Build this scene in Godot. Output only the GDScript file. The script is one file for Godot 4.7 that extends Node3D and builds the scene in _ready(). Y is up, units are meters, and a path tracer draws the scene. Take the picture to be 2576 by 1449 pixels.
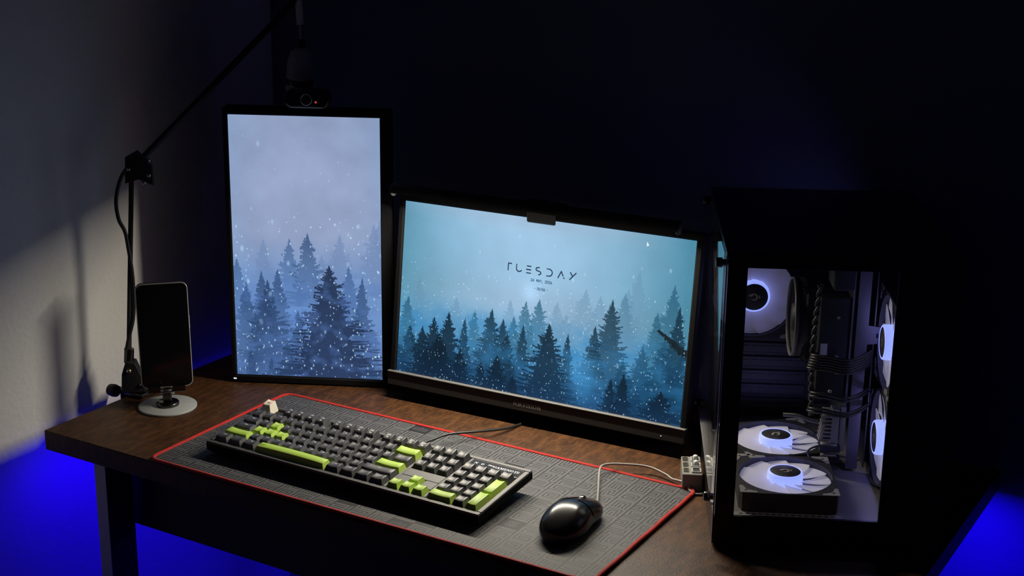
extends Node3D
# A dark desk at night: two monitors, a keyboard and mouse on a patterned mat, a glass computer case.
# Metres, y up. The desk top lies at y = T; z runs towards the front of the desk.

const T := 0.75
const U := 0.01905
var M := {}
var used := {}
var font: SystemFont
var serif: SystemFont


# ---------------------------------------------------------------- mesh helper
class MB:
	var st := SurfaceTool.new()
	var xf := Transform3D.IDENTITY

	func _init() -> void:
		st.begin(Mesh.PRIMITIVE_TRIANGLES)
		st.set_smooth_group(-1)

	func smooth(g: int) -> void:
		st.set_smooth_group(g)

	# a, b, c run counter-clockwise seen from outside
	func tri(a: Vector3, b: Vector3, c: Vector3) -> void:
		st.add_vertex(xf * a)
		st.add_vertex(xf * c)
		st.add_vertex(xf * b)

	func quad(a: Vector3, b: Vector3, c: Vector3, d: Vector3) -> void:
		tri(a, b, c)
		tri(a, c, d)

	# a flat convex face turned away from the point "inside"
	func face(p: Array, inside: Vector3) -> void:
		var mid := Vector3.ZERO
		for v in p:
			mid += v
		mid /= p.size()
		var n: Vector3 = (p[1] - p[0]).cross(p[2] - p[0])
		var flip := n.dot(mid - inside) < 0.0
		for i in range(1, p.size() - 1):
			if flip:
				tri(p[0], p[i + 1], p[i])
			else:
				tri(p[0], p[i], p[i + 1])

	# box with chamfered edges
	func box(c: Vector3, s: Vector3, ch := 0.0) -> void:
		var h := s * 0.5
		if ch <= 0.0:
			var q := []
			for x in [-1, 1]:
				for y in [-1, 1]:
					for z in [-1, 1]:
						q.append(c + Vector3(x * h.x, y * h.y, z * h.z))
			for f in [[0, 1, 3, 2], [4, 6, 7, 5], [0, 4, 5, 1], [2, 3, 7, 6], [0, 2, 6, 4], [1, 5, 7, 3]]:
				face([q[f[0]], q[f[1]], q[f[2]], q[f[3]]], c)
			return
		ch = minf(ch, minf(h.x, minf(h.y, h.z)) * 0.98)
		for sg in [-1, 1]:
			face([c + Vector3(sg * h.x, h.y - ch, h.z - ch), c + Vector3(sg * h.x, -h.y + ch, h.z - ch), c + Vector3(sg * h.x, -h.y + ch, -h.z + ch), c + Vector3(sg * h.x, h.y - ch, -h.z + ch)], c)
			face([c + Vector3(h.x - ch, sg * h.y, h.z - ch), c + Vector3(-h.x + ch, sg * h.y, h.z - ch), c + Vector3(-h.x + ch, sg * h.y, -h.z + ch), c + Vector3(h.x - ch, sg * h.y, -h.z + ch)], c)
			face([c + Vector3(h.x - ch, h.y - ch, sg * h.z), c + Vector3(-h.x + ch, h.y - ch, sg * h.z), c + Vector3(-h.x + ch, -h.y + ch, sg * h.z), c + Vector3(h.x - ch, -h.y + ch, sg * h.z)], c)
			for sh in [-1, 1]:
				face([c + Vector3(sg * h.x, sh * (h.y - ch), h.z - ch), c + Vector3(sg * h.x, sh * (h.y - ch), -h.z + ch), c + Vector3(sg * (h.x - ch), sh * h.y, -h.z + ch), c + Vector3(sg * (h.x - ch), sh * h.y, h.z - ch)], c)
				face([c + Vector3(sg * h.x, h.y - ch, sh * (h.z - ch)), c + Vector3(sg * h.x, -h.y + ch, sh * (h.z - ch)), c + Vector3(sg * (h.x - ch), -h.y + ch, sh * h.z), c + Vector3(sg * (h.x - ch), h.y - ch, sh * h.z)], c)
				face([c + Vector3(h.x - ch, sg * h.y, sh * (h.z - ch)), c + Vector3(-h.x + ch, sg * h.y, sh * (h.z - ch)), c + Vector3(-h.x + ch, sg * (h.y - ch), sh * h.z), c + Vector3(h.x - ch, sg * (h.y - ch), sh * h.z)], c)
				for sk in [-1, 1]:
					face([c + Vector3(sg * h.x, sh * (h.y - ch), sk * (h.z - ch)), c + Vector3(sg * (h.x - ch), sh * h.y, sk * (h.z - ch)), c + Vector3(sg * (h.x - ch), sh * (h.y - ch), sk * h.z)], c)

	# profile of (radius, height) from the foot up the outside, turned about y
	func lathe(p: Array, n := 32, group := 1) -> void:
		smooth(group)
		for j in n:
			var a := TAU * j / n
			var b := TAU * (j + 1) / n
			for i in range(p.size() - 1):
				var q: Vector2 = p[i]
				var r: Vector2 = p[i + 1]
				var q0 := Vector3(q.x * cos(a), q.y, -q.x * sin(a))
				var q1 := Vector3(q.x * cos(b), q.y, -q.x * sin(b))
				var r0 := Vector3(r.x * cos(a), r.y, -r.x * sin(a))
				var r1 := Vector3(r.x * cos(b), r.y, -r.x * sin(b))
				if q.x < 1e-6:
					tri(q0, r1, r0)
				elif r.x < 1e-6:
					tri(q0, q1, r0)
				else:
					quad(q0, q1, r1, r0)
		smooth(-1)

	# round tube along a list of points
	func tube(path: Array, r: float, n := 10, caps := true) -> void:
		var rings := []
		var up := Vector3.UP
		var t0: Vector3 = (path[1] - path[0]).normalized()
		if absf(t0.dot(up)) > 0.9:
			up = Vector3.RIGHT
		var nn := up.cross(t0).normalized()
		for i in path.size():
			var t: Vector3
			if i == 0:
				t = t0
			elif i == path.size() - 1:
				t = (path[i] - path[i - 1]).normalized()
			else:
				t = (path[i + 1] - path[i - 1]).normalized()
			nn = (nn - t * nn.dot(t)).normalized()
			var bb := t.cross(nn)
			var ring := []
			for j in n:
				var a := TAU * j / n
				ring.append(path[i] + (nn * cos(a) + bb * sin(a)) * r)
			rings.append(ring)
		smooth(2)
		for i in range(rings.size() - 1):
			for j in n:
				var k := (j + 1) % n
				quad(rings[i][j], rings[i][k], rings[i + 1][k], rings[i + 1][j])
		smooth(-1)
		if caps:
			face(rings[0], path[1])
			face(rings[-1], path[-2])

	# outline in x, y (counter-clockwise), pushed along z from z0 to z1
	func prism(o: PackedVector2Array, z0: float, z1: float, bevel := 0.0) -> void:
		var ids := Geometry2D.triangulate_polygon(o)
		var top := o
		if bevel > 0.0:
			var mid := Vector2.ZERO
			for v in o:
				mid += v
			mid /= o.size()
			top = PackedVector2Array()
			for v in o:
				var d := v - mid
				top.append(mid + Vector2(d.x - signf(d.x) * minf(bevel, absf(d.x)), d.y - signf(d.y) * minf(bevel, absf(d.y))))
		var zt := z1 - bevel
		for i in range(0, ids.size(), 3):
			var a := o[ids[i]]
			var b := o[ids[i + 1]]
			var c := o[ids[i + 2]]
			var ta := top[ids[i]]
			var tb := top[ids[i + 1]]
			var tc := top[ids[i + 2]]
			if (b - a).cross(c - a) < 0.0:
				var s := b
				b = c
				c = s
				s = tb
				tb = tc
				tc = s
			tri(Vector3(ta.x, ta.y, z1), Vector3(tb.x, tb.y, z1), Vector3(tc.x, tc.y, z1))
			tri(Vector3(a.x, a.y, z0), Vector3(c.x, c.y, z0), Vector3(b.x, b.y, z0))
		for i in o.size():
			var j := (i + 1) % o.size()
			quad(Vector3(o[i].x, o[i].y, z0), Vector3(o[j].x, o[j].y, z0), Vector3(o[j].x, o[j].y, zt), Vector3(o[i].x, o[i].y, zt))
			if bevel > 0.0:
				quad(Vector3(o[i].x, o[i].y, zt), Vector3(o[j].x, o[j].y, zt), Vector3(top[j].x, top[j].y, z1), Vector3(top[i].x, top[i].y, z1))

	func done() -> ArrayMesh:
		st.generate_normals()
		return st.commit()


func rounded(w: float, h: float, r: float, n := 6) -> PackedVector2Array:
	var o := PackedVector2Array()
	for k in 4:
		var c := Vector2((w / 2 - r) * [1, -1, -1, 1][k], (h / 2 - r) * [1, 1, -1, -1][k])
		for i in n + 1:
			o.append(c + Vector2.from_angle(PI / 2 * (k + float(i) / n)) * r)
	return o


func curve(pts: Array, steps := 6) -> Array:
	var out := []
	for i in range(pts.size() - 1):
		var p0: Vector3 = pts[maxi(i - 1, 0)]
		var p3: Vector3 = pts[mini(i + 2, pts.size() - 1)]
		for s in steps:
			out.append(pts[i].cubic_interpolate(pts[i + 1], p0, p3, float(s) / steps))
	out.append(pts[-1])
	return out


# ---------------------------------------------------------------- node helpers
func numbered(called: String) -> String:
	used[called] = used.get(called, -1) + 1
	return called if used[called] == 0 else "%s_%03d" % [called, used[called]]


func thing(called: String, label: String, category: String, at := Vector3.ZERO, turn := 0.0) -> Node3D:
	var o := Node3D.new()
	o.name = numbered(called)
	add_child(o)
	o.position = at
	o.rotation.y = turn
	o.set_meta("label", label)
	o.set_meta("category", category)
	return o


func obj(called: String, m: Mesh, material: Material, parent: Node = self, at := Vector3.ZERO, rot := Vector3.ZERO) -> MeshInstance3D:
	var o := MeshInstance3D.new()
	o.name = called
	o.mesh = m
	o.material_override = material
	o.position = at
	o.rotation = rot
	parent.add_child(o, true)
	return o


func part(called: String, mb: MB, material: Material, parent: Node, at := Vector3.ZERO, rot := Vector3.ZERO) -> MeshInstance3D:
	return obj(called, mb.done(), material, parent, at, rot)


func struct(called: String, c: Vector3, s: Vector3, material: Material) -> void:
	var mb := MB.new()
	mb.box(Vector3.ZERO, s)
	var o := part(called, mb, material, self, c)
	o.set_meta("kind", "structure")


func boxed(c: Vector3, s: Vector3, ch := 0.0) -> MB:
	var mb := MB.new()
	mb.box(c, s, ch)
	return mb


func lathed(p: Array, n := 32) -> MB:
	var mb := MB.new()
	mb.lathe(p, n)
	return mb


func tubed(p: Array, r: float, n := 10) -> MB:
	var mb := MB.new()
	mb.tube(p, r, n)
	return mb


func lettering(text: String, size: float, material: Material, parent: Node, at: Vector3, rot: Vector3, called := "lettering", f: Font = null, depth := 0.0002) -> MeshInstance3D:
	var tm := TextMesh.new()
	tm.text = text
	tm.font = f if f else font
	tm.font_size = 16
	tm.pixel_size = size / 16.0
	tm.depth = depth
	tm.curve_step = 4.0
	return obj(called, tm, material, parent, at, rot)


# ---------------------------------------------------------------- materials
func col(r: float, g: float, b: float) -> Color:   # linear base colour
	return Color(r, g, b).linear_to_srgb()


func mat(called: String, r: float, g: float, b: float, rough := 0.5, metal := 0.0, spec := 0.5) -> StandardMaterial3D:
	var m := StandardMaterial3D.new()
	m.resource_name = called
	m.albedo_color = col(r, g, b)
	m.roughness = rough
	m.metallic = metal
	m.metallic_specular = spec
	M[called] = m
	return m


func glow(called: String, r: float, g: float, b: float, times := 1.0) -> StandardMaterial3D:
	var m := mat(called, 0.5, 0.5, 0.5, 0.4)
	m.emission_enabled = true
	m.emission = col(r, g, b)
	m.emission_energy_multiplier = times
	return m


func pane(called: String, alpha: float, r := 0.02, g := 0.02, b := 0.025) -> void:
	var m := mat(called, r, g, b, 0.03)
	m.transparency = BaseMaterial3D.TRANSPARENCY_ALPHA
	m.albedo_color.a = alpha


func noise(seed_: int, freq: float, octaves := 4) -> FastNoiseLite:
	var n := FastNoiseLite.new()
	n.seed = seed_
	n.frequency = freq
	n.fractal_octaves = octaves
	n.noise_type = FastNoiseLite.TYPE_SIMPLEX_SMOOTH
	return n


func bump(seed_: int, freq: float, size := 512) -> NoiseTexture2D:
	var t := NoiseTexture2D.new()
	t.width = size
	t.height = size
	t.seamless = true
	t.noise = noise(seed_, freq, 3)
	return t


func relief(m: StandardMaterial3D, tex: Texture2D, scale: float, depth_cm: float) -> void:
	m.heightmap_enabled = true
	m.heightmap_texture = tex
	m.heightmap_scale = depth_cm
	m.uv1_triplanar = true
	m.uv1_world_triplanar = true
	m.uv1_scale = Vector3.ONE * scale


func wood_texture() -> ImageTexture:
	var w := 768
	var h := 768
	var im := Image.create_empty(w, h, false, Image.FORMAT_RGB8)
	var n1 := noise(3, 0.012)
	var n2 := noise(8, 0.05)
	var n3 := noise(5, 0.35, 2)
	for y in h:
		for x in w:
			# grain runs along v; mirrored so that it repeats without a seam
			var fx := float(absi(x * 2 - w))
			var fy := float(absi(y * 2 - h))
			var a := n1.get_noise_2d(fx, fy * 0.35)
			var b := n2.get_noise_2d(fx, fy * 0.25)
			var c := n3.get_noise_2d(fx, fy * 0.2)
			var v := clampf(0.50 + a * 0.42 + b * 0.36 + c * 0.34, 0.0, 1.0)
			var dark := Color(0.175, 0.105, 0.058)
			var lite := Color(0.405, 0.262, 0.142)
			im.set_pixel(x, y, dark.lerp(lite, v))
	return ImageTexture.create_from_image(im)


# ---------------------------------------------------------------- the print on the mat
func line_h(im: Image, x0: float, x1: float, y: float, t: float, c: Color) -> void:
	im.fill_rect(Rect2i(roundi(minf(x0, x1) - t / 2), roundi(y - t / 2), maxi(1, roundi(absf(x1 - x0) + t)), maxi(1, roundi(t))), c)


func line_v(im: Image, x: float, y0: float, y1: float, t: float, c: Color) -> void:
	im.fill_rect(Rect2i(roundi(x - t / 2), roundi(minf(y0, y1) - t / 2), maxi(1, roundi(t)), maxi(1, roundi(absf(y1 - y0) + t))), c)


func strokes(im: Image, pts: Array, o: Vector2, s: Vector2, t: float, c: Color) -> void:
	for i in range(pts.size() - 1):
		var a := o + Vector2(pts[i][0], pts[i][1]) * s
		var b := o + Vector2(pts[i + 1][0], pts[i + 1][1]) * s
		if absf(a.y - b.y) < absf(a.x - b.x):
			line_h(im, a.x, b.x, a.y, t, c)
		else:
			line_v(im, a.x, a.y, b.y, t, c)


func mat_texture() -> ImageTexture:
	var w := 2048
	var h := 892
	var im := Image.create_empty(w, h, false, Image.FORMAT_RGB8)
	var dark := Color(0.085, 0.09, 0.11)
	var lite := Color(0.34, 0.345, 0.35)
	im.fill(dark)
	var cw := 2048.0 / 22.7
	var ch := 892.0 / 11.9
	var rng := RandomNumberGenerator.new()
	rng.seed = 26
	# dark maze lines drawn in each light field, in sixths across and fifths down
	var mazes := [
		[[[1, 0], [1, 4], [5, 4]], [[2, 1], [6, 1]], [[2, 3], [6, 3]], [[2, 2], [5, 2]]],
		[[[1, 1], [5, 1], [5, 4], [1, 4], [1, 2], [4, 2], [4, 3], [2, 3]]],
		[[[0, 1], [5, 1], [5, 3], [1, 3], [1, 5]], [[0, 2], [4, 2]], [[2, 4], [6, 4]]],
		[[[1, 0], [1, 4], [5, 4], [5, 0]], [[2, 0], [2, 3], [4, 3], [4, 0]], [[3, 0], [3, 2]]],
		[[[1, 5], [1, 1], [5, 1], [5, 5]], [[2, 5], [2, 2], [4, 2], [4, 5]], [[3, 5], [3, 3]]],
		[[[5, 1], [1, 1], [1, 2], [5, 2], [5, 4], [1, 4]], [[1, 3], [4, 3]]],
		[[[1, 0], [1, 3], [3, 3], [3, 1], [5, 1], [5, 5]], [[1, 4], [4, 4], [4, 2]], [[2, 0], [2, 2]]],
		[[[0, 1], [3, 1], [3, 4], [0, 4]], [[4, 0], [4, 5]], [[5, 1], [5, 4]], [[0, 2], [2, 2], [2, 3], [0, 3]]],
		[[[6, 1], [1, 1], [1, 4], [6, 4]], [[6, 2], [2, 2], [2, 3], [6, 3]]],
	]
	for i in 23:
		for j in 12:
			var o := Vector2(i * cw, j * ch - fmod(i * 0.37, 1.0) * 0.0)
			if rng.randf() < 0.06:
				# a small device sign in place of the maze
				var k := rng.randi() % 3
				var s := Vector2(cw, ch) / 10.0
				if k == 0:
					strokes(im, [[3, 2.5], [7, 2.5], [7, 7.5], [3, 7.5], [3, 2.5]], o, s, 3, lite)
					strokes(im, [[4.2, 3.8], [5.8, 3.8], [5.8, 6.2], [4.2, 6.2], [4.2, 3.8]], o, s, 3, lite)
				elif k == 1:
					strokes(im, [[1.5, 4], [8.5, 4], [8.5, 7], [1.5, 7], [1.5, 4]], o, s, 3, lite)
					for q in 6:
						line_v(im, o.x + (2.4 + q * 1.05) * s.x, o.y + 4.9 * s.y, o.y + 6.1 * s.y, 2.5, lite)
					line_v(im, o.x + 5 * s.x, o.y + 2 * s.y, o.y + 4 * s.y, 2.5, lite)
				else:
					strokes(im, [[2.5, 4], [7.5, 4], [7.5, 7.5], [2.5, 7.5], [2.5, 4]], o, s, 3, lite)
					strokes(im, [[3.6, 2.5], [6.4, 2.5]], o, s, 4, lite)
					line_h(im, o.x + 3.6 * s.x, o.x + 6.4 * s.x, o.y + 5.7 * s.y, 4, lite)
				continue
			var gap := Vector2(5.0, 2.2)
			im.fill_rect(Rect2i(roundi(o.x + gap.x), roundi(o.y + gap.y), roundi(cw - gap.x), roundi(ch - gap.y)), lite)
			var s2 := Vector2((cw - gap.x) / 6.0, (ch - gap.y) / 5.0)
			var fx := rng.randf() < 0.5
			var fy := rng.randf() < 0.5
			for l in mazes[rng.randi() % mazes.size()]:
				var q := []
				for p in l:
					q.append([6 - p[0] if fx else p[0], 5 - p[1] if fy else p[1]])
				strokes(im, q, o + gap, s2, 5.4, dark)
	# fold lines between the fields at the left and top rim
	im.generate_mipmaps()
	im.clear_mipmaps()
	return ImageTexture.create_from_image(im)


# ---------------------------------------------------------------- the pictures on the screens
func mix_px(im: Image, x: int, y: int, c: Color, a: float) -> void:
	if x >= 0 and y >= 0 and x < im.get_width() and y < im.get_height():
		im.set_pixel(x, y, im.get_pixel(x, y).lerp(c, a))


func fir(im: Image, cx: float, top: float, foot: float, half: float, c: Color, a0: float, a1: float, seed_: int) -> void:
	var rng := RandomNumberGenerator.new()
	rng.seed = seed_
	var w := im.get_width()
	var h := im.get_height()
	var x0 := int((cx - half * 1.4) * w) - 8
	var y0 := int(top * h) - 2
	var bw := int(half * 2.8 * w) + 16
	var bh := int((foot - top) * h) + 6
	var mask := PackedByteArray()
	mask.resize(bw * bh)
	var mid := cx * w - x0
	var y := 1.0
	var size := h / 720.0
	var lobes := noise(seed_, 0.05 / size, 2)
	while y < bh - 3:
		var t := y / bh
		for s in [-1, 1]:
			var lobe := 0.92 + 0.55 * lobes.get_noise_2d(y, s * 300.0)
			var env := (pow(t, 0.92) * half * w + 0.6) * lobe
			var reach := env * rng.randf_range(0.62, 1.05)
			var droop := rng.randf_range(0.05, 0.50)
			var curl := rng.randf_range(0.15, 0.55) * minf(1.0, 34.0 * size / reach)
			droop *= minf(1.0, 60.0 * size / reach)
			var n := int(reach) + 1
			for i in n:
				var f := float(i) / n
				var px := int(mid + s * reach * f)
				var py := y + reach * (droop * f - curl * f * f)
				var th := lerpf(8.0, 2.0, f) * size * rng.randf_range(0.3, 1.25) * minf(1.0, 0.22 + t * 5.0)
				for q in range(int(py - th * 0.3), int(py + th) + 1):
					if px >= 0 and px < bw and q >= 0 and q < bh:
						mask[q * bw + px] = 255
			# needles hanging in clumps near the tip
			for k in 3:
				var f := rng.randf_range(0.55, 1.02)
				var px := int(mid + s * reach * f)
				var py := y + reach * (droop * f - curl * f * f)
				var r := rng.randf_range(0.6, 2.2) * size * minf(1.0, t * 6.0)
				if r < 0.5:
					continue
				for q in range(int(py - r), int(py + r * 1.8) + 1):
					for p in range(int(px - r), int(px + r) + 1):
						if p >= 0 and p < bw and q >= 0 and q < bh:
							mask[q * bw + p] = 255
		y += rng.randf_range(1.8, 5.0) * size
	for yy in bh:
		var t := float(yy) / bh
		var core := pow(t, 0.95) * half * w * 0.50 + 0.5
		var alpha := lerpf(a0, a1, t)
		for xx in bw:
			var k := yy * bw + xx
			var cover := 1.0
			if absf(xx - mid) >= core:
				if yy == 0 or yy == bh - 1 or xx == 0 or xx == bw - 1:
					continue
				cover = (mask[k] * 2 + mask[k - 1] + mask[k + 1] + mask[k - bw] + mask[k + bw]) / 1530.0
			if cover > 0.0:
				mix_px(im, x0 + xx, y0 + yy, c, alpha * cover * rng.randf_range(0.76, 1.0))


func blob(im: Image, cx: float, cy: float, rx: float, ry: float, c: Color, a: float) -> void:
	for y in range(int(cy - ry), int(cy + ry) + 2):
		for x in range(int(cx - rx), int(cx + rx) + 2):
			var d := Vector2((x - cx) / maxf(rx, 0.6), (y - cy) / maxf(ry, 0.6)).length()
			if d < 1.0:
				mix_px(im, x, y, c, a * (1.0 - d * d))


func snow(im: Image, n: int, seed_: int, from_y: float, big: int) -> void:
	var rng := RandomNumberGenerator.new()
	rng.seed = seed_
	var w := im.get_width()
	var h := im.get_height()
	for i in n:
		var v := lerpf(from_y, 1.0, pow(rng.randf(), 0.62))
		var r := rng.randf_range(1.0, 2.9) * h / 720.0
		blob(im, rng.randf() * w, v * h, r, r * rng.randf_range(1.1, 1.9), Color(0.80, 0.92, 1.0), rng.randf_range(0.6, 1.0))
	for i in n / 5:
		var r := rng.randf_range(1.0, 2.0) * h / 720.0
		blob(im, rng.randf() * w, rng.randf() * 0.6 * h, r, r * 1.5, Color(0.75, 0.88, 0.98), rng.randf_range(0.25, 0.6))
	for i in big:
		var r := rng.randf_range(3.5, 7.0) * h / 720.0
		blob(im, rng.randf() * w, rng.randf_range(0.1, 0.98) * h, r, r * 1.6, Color(0.75, 0.88, 0.98), rng.randf_range(0.3, 0.55))


func ink(im: Image, pts: Array, t: float, c: Color) -> void:
	for i in range(pts.size() - 1):
		var a: Vector2 = pts[i]
		var b: Vector2 = pts[i + 1]
		var n := maxi(1, int(a.distance_to(b) * 2.0))
		for k in n + 1:
			var p := a.lerp(b, float(k) / n)
			for y in range(int(p.y - t), int(p.y + t) + 2):
				for x in range(int(p.x - t), int(p.x + t) + 2):
					var d := Vector2(x, y).distance_to(p)
					if d < t:
						mix_px(im, x, y, c, clampf((t - d) * 1.2, 0.0, 1.0))


func arc(c: Vector2, rx: float, ry: float, a0: float, a1: float, n := 14) -> Array:
	var o := []
	for i in n + 1:
		var a := deg_to_rad(lerpf(a0, a1, float(i) / n))
		o.append(c + Vector2(cos(a) * rx, sin(a) * ry))
	return o


func small_text(im: Image, text: String, at: Vector2, s: Vector2, t: float, c: Color) -> void:
	var g := {
		"0": [[[0, 0.2], [0, 0.8], [0.3, 1], [0.7, 1], [1, 0.8], [1, 0.2], [0.7, 0], [0.3, 0], [0, 0.2]]],
		"2": [[[0, 0.25], [0.25, 0], [0.75, 0], [1, 0.25], [0.9, 0.5], [0, 1], [1, 1]]],
		"6": [[[0.8, 0], [0.2, 0.45], [0, 0.7], [0.2, 1], [0.8, 1], [1, 0.72], [0.75, 0.48], [0.15, 0.55]]],
		"M": [[[0, 1], [0, 0], [0.5, 0.6], [1, 0], [1, 1]]],
		"A": [[[0, 1], [0.5, 0], [1, 1]], [[0.25, 0.65], [0.75, 0.65]]],
		"Y": [[[0, 0], [0.5, 0.5], [1, 0]], [[0.5, 0.5], [0.5, 1]]],
		",": [[[0.3, 0.9], [0.15, 1.25]]],
		".": [[[0.2, 0.95], [0.25, 1.0]]],
		":": [[[0.3, 0.3], [0.3, 0.35]], [[0.3, 0.85], [0.3, 0.9]]],
		"-": [[[0.2, 0.5], [0.7, 0.5]]],
	}
	var x := at.x
	for k in text:
		var adv := 1.45
		if k in ",.:":
			adv = 0.75
		elif k == " ":
			adv = 0.8
		for l in g.get(k, []):
			var q := []
			for p in l:
				q.append(Vector2(x, at.y) + Vector2(p[0], p[1]) * s)
			ink(im, q, t, c)
		x += adv * s.x


func wide_picture() -> ImageTexture:
	var lo := Image.create_empty(160, 90, false, Image.FORMAT_RGB8)
	var nz := noise(4, 0.03, 3)
	for y in 90:
		for x in 160:
			var u := x / 159.0
			var v := y / 89.0
			var c := Color(0.615, 0.775, 0.895)
			var edge := clampf(pow(absf(u - 0.46) * 1.9, 1.8), 0.0, 1.0)
			c = c.lerp(Color(0.60, 0.72, 0.83), smoothstep(0.30, 0.48, v) * 0.75)
			c = c.lerp(Color(0.29, 0.53, 0.63), edge * 0.95)
			c = c.lerp(Color(0.33, 0.60, 0.79), smoothstep(0.48, 0.72, v) * 0.85)
			c = c.lerp(Color(0.10, 0.28, 0.45), smoothstep(0.66, 1.0, v) * 0.85)
			c = c.lerp(Color(0.64, 0.72, 0.82), smoothstep(0.10, 0.0, v) * 0.6 * (1.0 - edge))
			var g := exp(-pow((u - 0.47) / 0.03, 2.0) - pow((v - 0.41) / 0.055, 2.0))
			c = c.lerp(Color(0.70, 0.85, 0.98), g * 0.7)
			c = c * (1.0 + nz.get_noise_2d(x, y) * 0.04)
			lo.set_pixel(x, y, Color(c.r, c.g, c.b))
	lo.resize(1280, 720, Image.INTERPOLATE_CUBIC)
	var im := lo
	var far := Color(0.40, 0.56, 0.68)
	var mid := Color(0.15, 0.36, 0.47)
	var dark := Color(0.035, 0.115, 0.175)
	# far trees in the mist
	for a in [[0.404, 0.474, 0.70, 0.05], [0.566, 0.439, 0.75, 0.07], [0.66, 0.345, 0.74, 0.11], [0.71, 0.37, 0.74, 0.09], [0.80, 0.31, 0.74, 0.10], [0.07, 0.43, 0.78, 0.09], [0.21, 0.51, 0.75, 0.06], [0.60, 0.50, 0.75, 0.07], [0.83, 0.20, 0.7, 0.09]]:
		fir(im, a[0], a[1], a[2], a[3], far, 0.55, 0.04, int(a[0] * 1000))
	fir(im, 0.79, 0.335, 0.66, 0.075, mid.lerp(far, 0.55), 0.7, 0.05, 91)
	for a in [[0.505, 0.444, 0.76, 0.075], [0.898, 0.411, 0.85, 0.09], [0.945, 0.25, 0.80, 0.10], [0.459, 0.467, 0.78, 0.06], [0.28, 0.565, 0.85, 0.05], [0.03, 0.55, 0.90, 0.08], [0.42, 0.565, 0.85, 0.05]]:
		fir(im, a[0], a[1], a[2], a[3], mid, 0.88, 0.25, int(a[0] * 1700))
	var fog := noise(11, 0.006, 3)
	var mist := func(from: float, amount: float, lift: float) -> void:
		for y in range(int(from * 720), 720):
			var rise := smoothstep(from, from + 0.14, y / 720.0)
			for x in 1280:
				var f := clampf(fog.get_noise_2d(x, y * 1.5 + lift) * 1.6 + 0.22, 0.0, 1.0) * amount * rise
				im.set_pixel(x, y, im.get_pixel(x, y).lerp(Color(0.22, 0.52, 0.74), f))
	mist.call(0.52, 0.50, 0.0)
	for a in [[0.341, 0.543, 0.98, 0.095], [0.383, 0.587, 1.0, 0.08], [0.967, 0.36, 1.0, 0.08], [0.75, 0.38, 0.90, 0.105], [0.70, 0.539, 0.82, 0.055], [0.611, 0.607, 1.02, 0.055], [0.044, 0.72, 1.06, 0.11], [0.245, 0.62, 1.02, 0.05], [0.40, 0.66, 1.0, 0.07], [0.455, 0.60, 0.95, 0.05]]:
		fir(im, a[0], a[1], a[2], a[3], dark.lerp(mid, 0.22), 0.96, 0.35, int(a[0] * 2300))
	# the wooded slope at the right
	for a in [[0.86, 0.60, 1.1, 0.13], [0.93, 0.54, 1.1, 0.15], [0.99, 0.60, 1.1, 0.14], [0.80, 0.70, 1.1, 0.10]]:
		fir(im, a[0], a[1], a[2], a[3], Color(0.07, 0.24, 0.36), 0.55, 0.85, int(a[0] * 2700))
	mist.call(0.60, 0.42, 400.0)
	for a in [[0.132, 0.648, 1.12, 0.11], [0.185, 0.603, 1.12, 0.125], [0.09, 0.71, 1.1, 0.09], [0.155, 0.74, 1.15, 0.15], [0.545, 0.568, 1.10, 0.155], [0.313, 0.858, 1.06, 0.055], [0.37, 0.80, 1.12, 0.10], [0.765, 0.813, 1.1, 0.06], [0.806, 0.771, 1.1, 0.06], [0.235, 0.80, 1.1, 0.08], [0.43, 0.90, 1.12, 0.08], [0.93, 0.83, 1.15, 0.15]]:
		fir(im, a[0], a[1], a[2], a[3], dark, 0.97, 0.62, int(a[0] * 3100))
	# broken limb at the right edge
	var limb := RandomNumberGenerator.new()
	limb.seed = 40
	for k in 420:
		var f := limb.randf()
		var q := Vector2(lerpf(0.903, 1.0, f) * 1280, lerpf(0.500, 0.60, f) * 720)
		ink(im, [q, q + Vector2(limb.randf_range(-12, 16), limb.randf_range(-8, 24)) * (0.25 + f)], 2.2, Color(0.07, 0.12, 0.155).lerp(Color(0.16, 0.23, 0.27), limb.randf() * 0.5))
	# low mist over the valley floor
	for y in range(520, 720):
		var v := y / 720.0
		for x in 1280:
			var u := x / 1280.0
			var pocket := exp(-pow((u - 0.665) / 0.055, 2.0) - pow((v - 0.83) / 0.13, 2.0)) * 0.55
			var p := im.get_pixel(x, y).lerp(Color(0.07, 0.20, 0.34), smoothstep(0.80, 1.0, v) * 0.45)
			im.set_pixel(x, y, p.lerp(Color(0.28, 0.62, 0.86), pocket))
	snow(im, 760, 17, 0.30, 30)
	# the day in thin broken capitals
	var c := Color(0.10, 0.20, 0.31)
	var k2 := Vector2(1280, 720)
	var P := func(u: float, v: float) -> Vector2: return Vector2(u, v) * k2
	var t := 2.5
	ink(im, [P.call(0.387, 0.305), P.call(0.387, 0.267), P.call(0.398, 0.267)], t, c)
	ink(im, [P.call(0.416, 0.266), P.call(0.416, 0.290)] + arc(P.call(0.4255, 0.290), 0.0095 * 1280, 0.0145 * 720, 180, 30), t, c)
	ink(im, [P.call(0.453, 0.267), P.call(0.466, 0.267)], t, c)
	ink(im, [P.call(0.451, 0.286), P.call(0.466, 0.286)], t, c)
	ink(im, [P.call(0.452, 0.305), P.call(0.466, 0.305)], t, c)
	ink(im, arc(P.call(0.4925, 0.276), 0.0085 * 1280, 0.0100 * 720, -70, -250, 12) + arc(P.call(0.4925, 0.296), 0.0090 * 1280, 0.0100 * 720, -70, 80, 12), t, c)
	ink(im, [P.call(0.522, 0.266)] + arc(P.call(0.529, 0.2855), 0.0115 * 1280, 0.0195 * 720, -90, 90) + [P.call(0.522, 0.305)], t, c)
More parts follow.
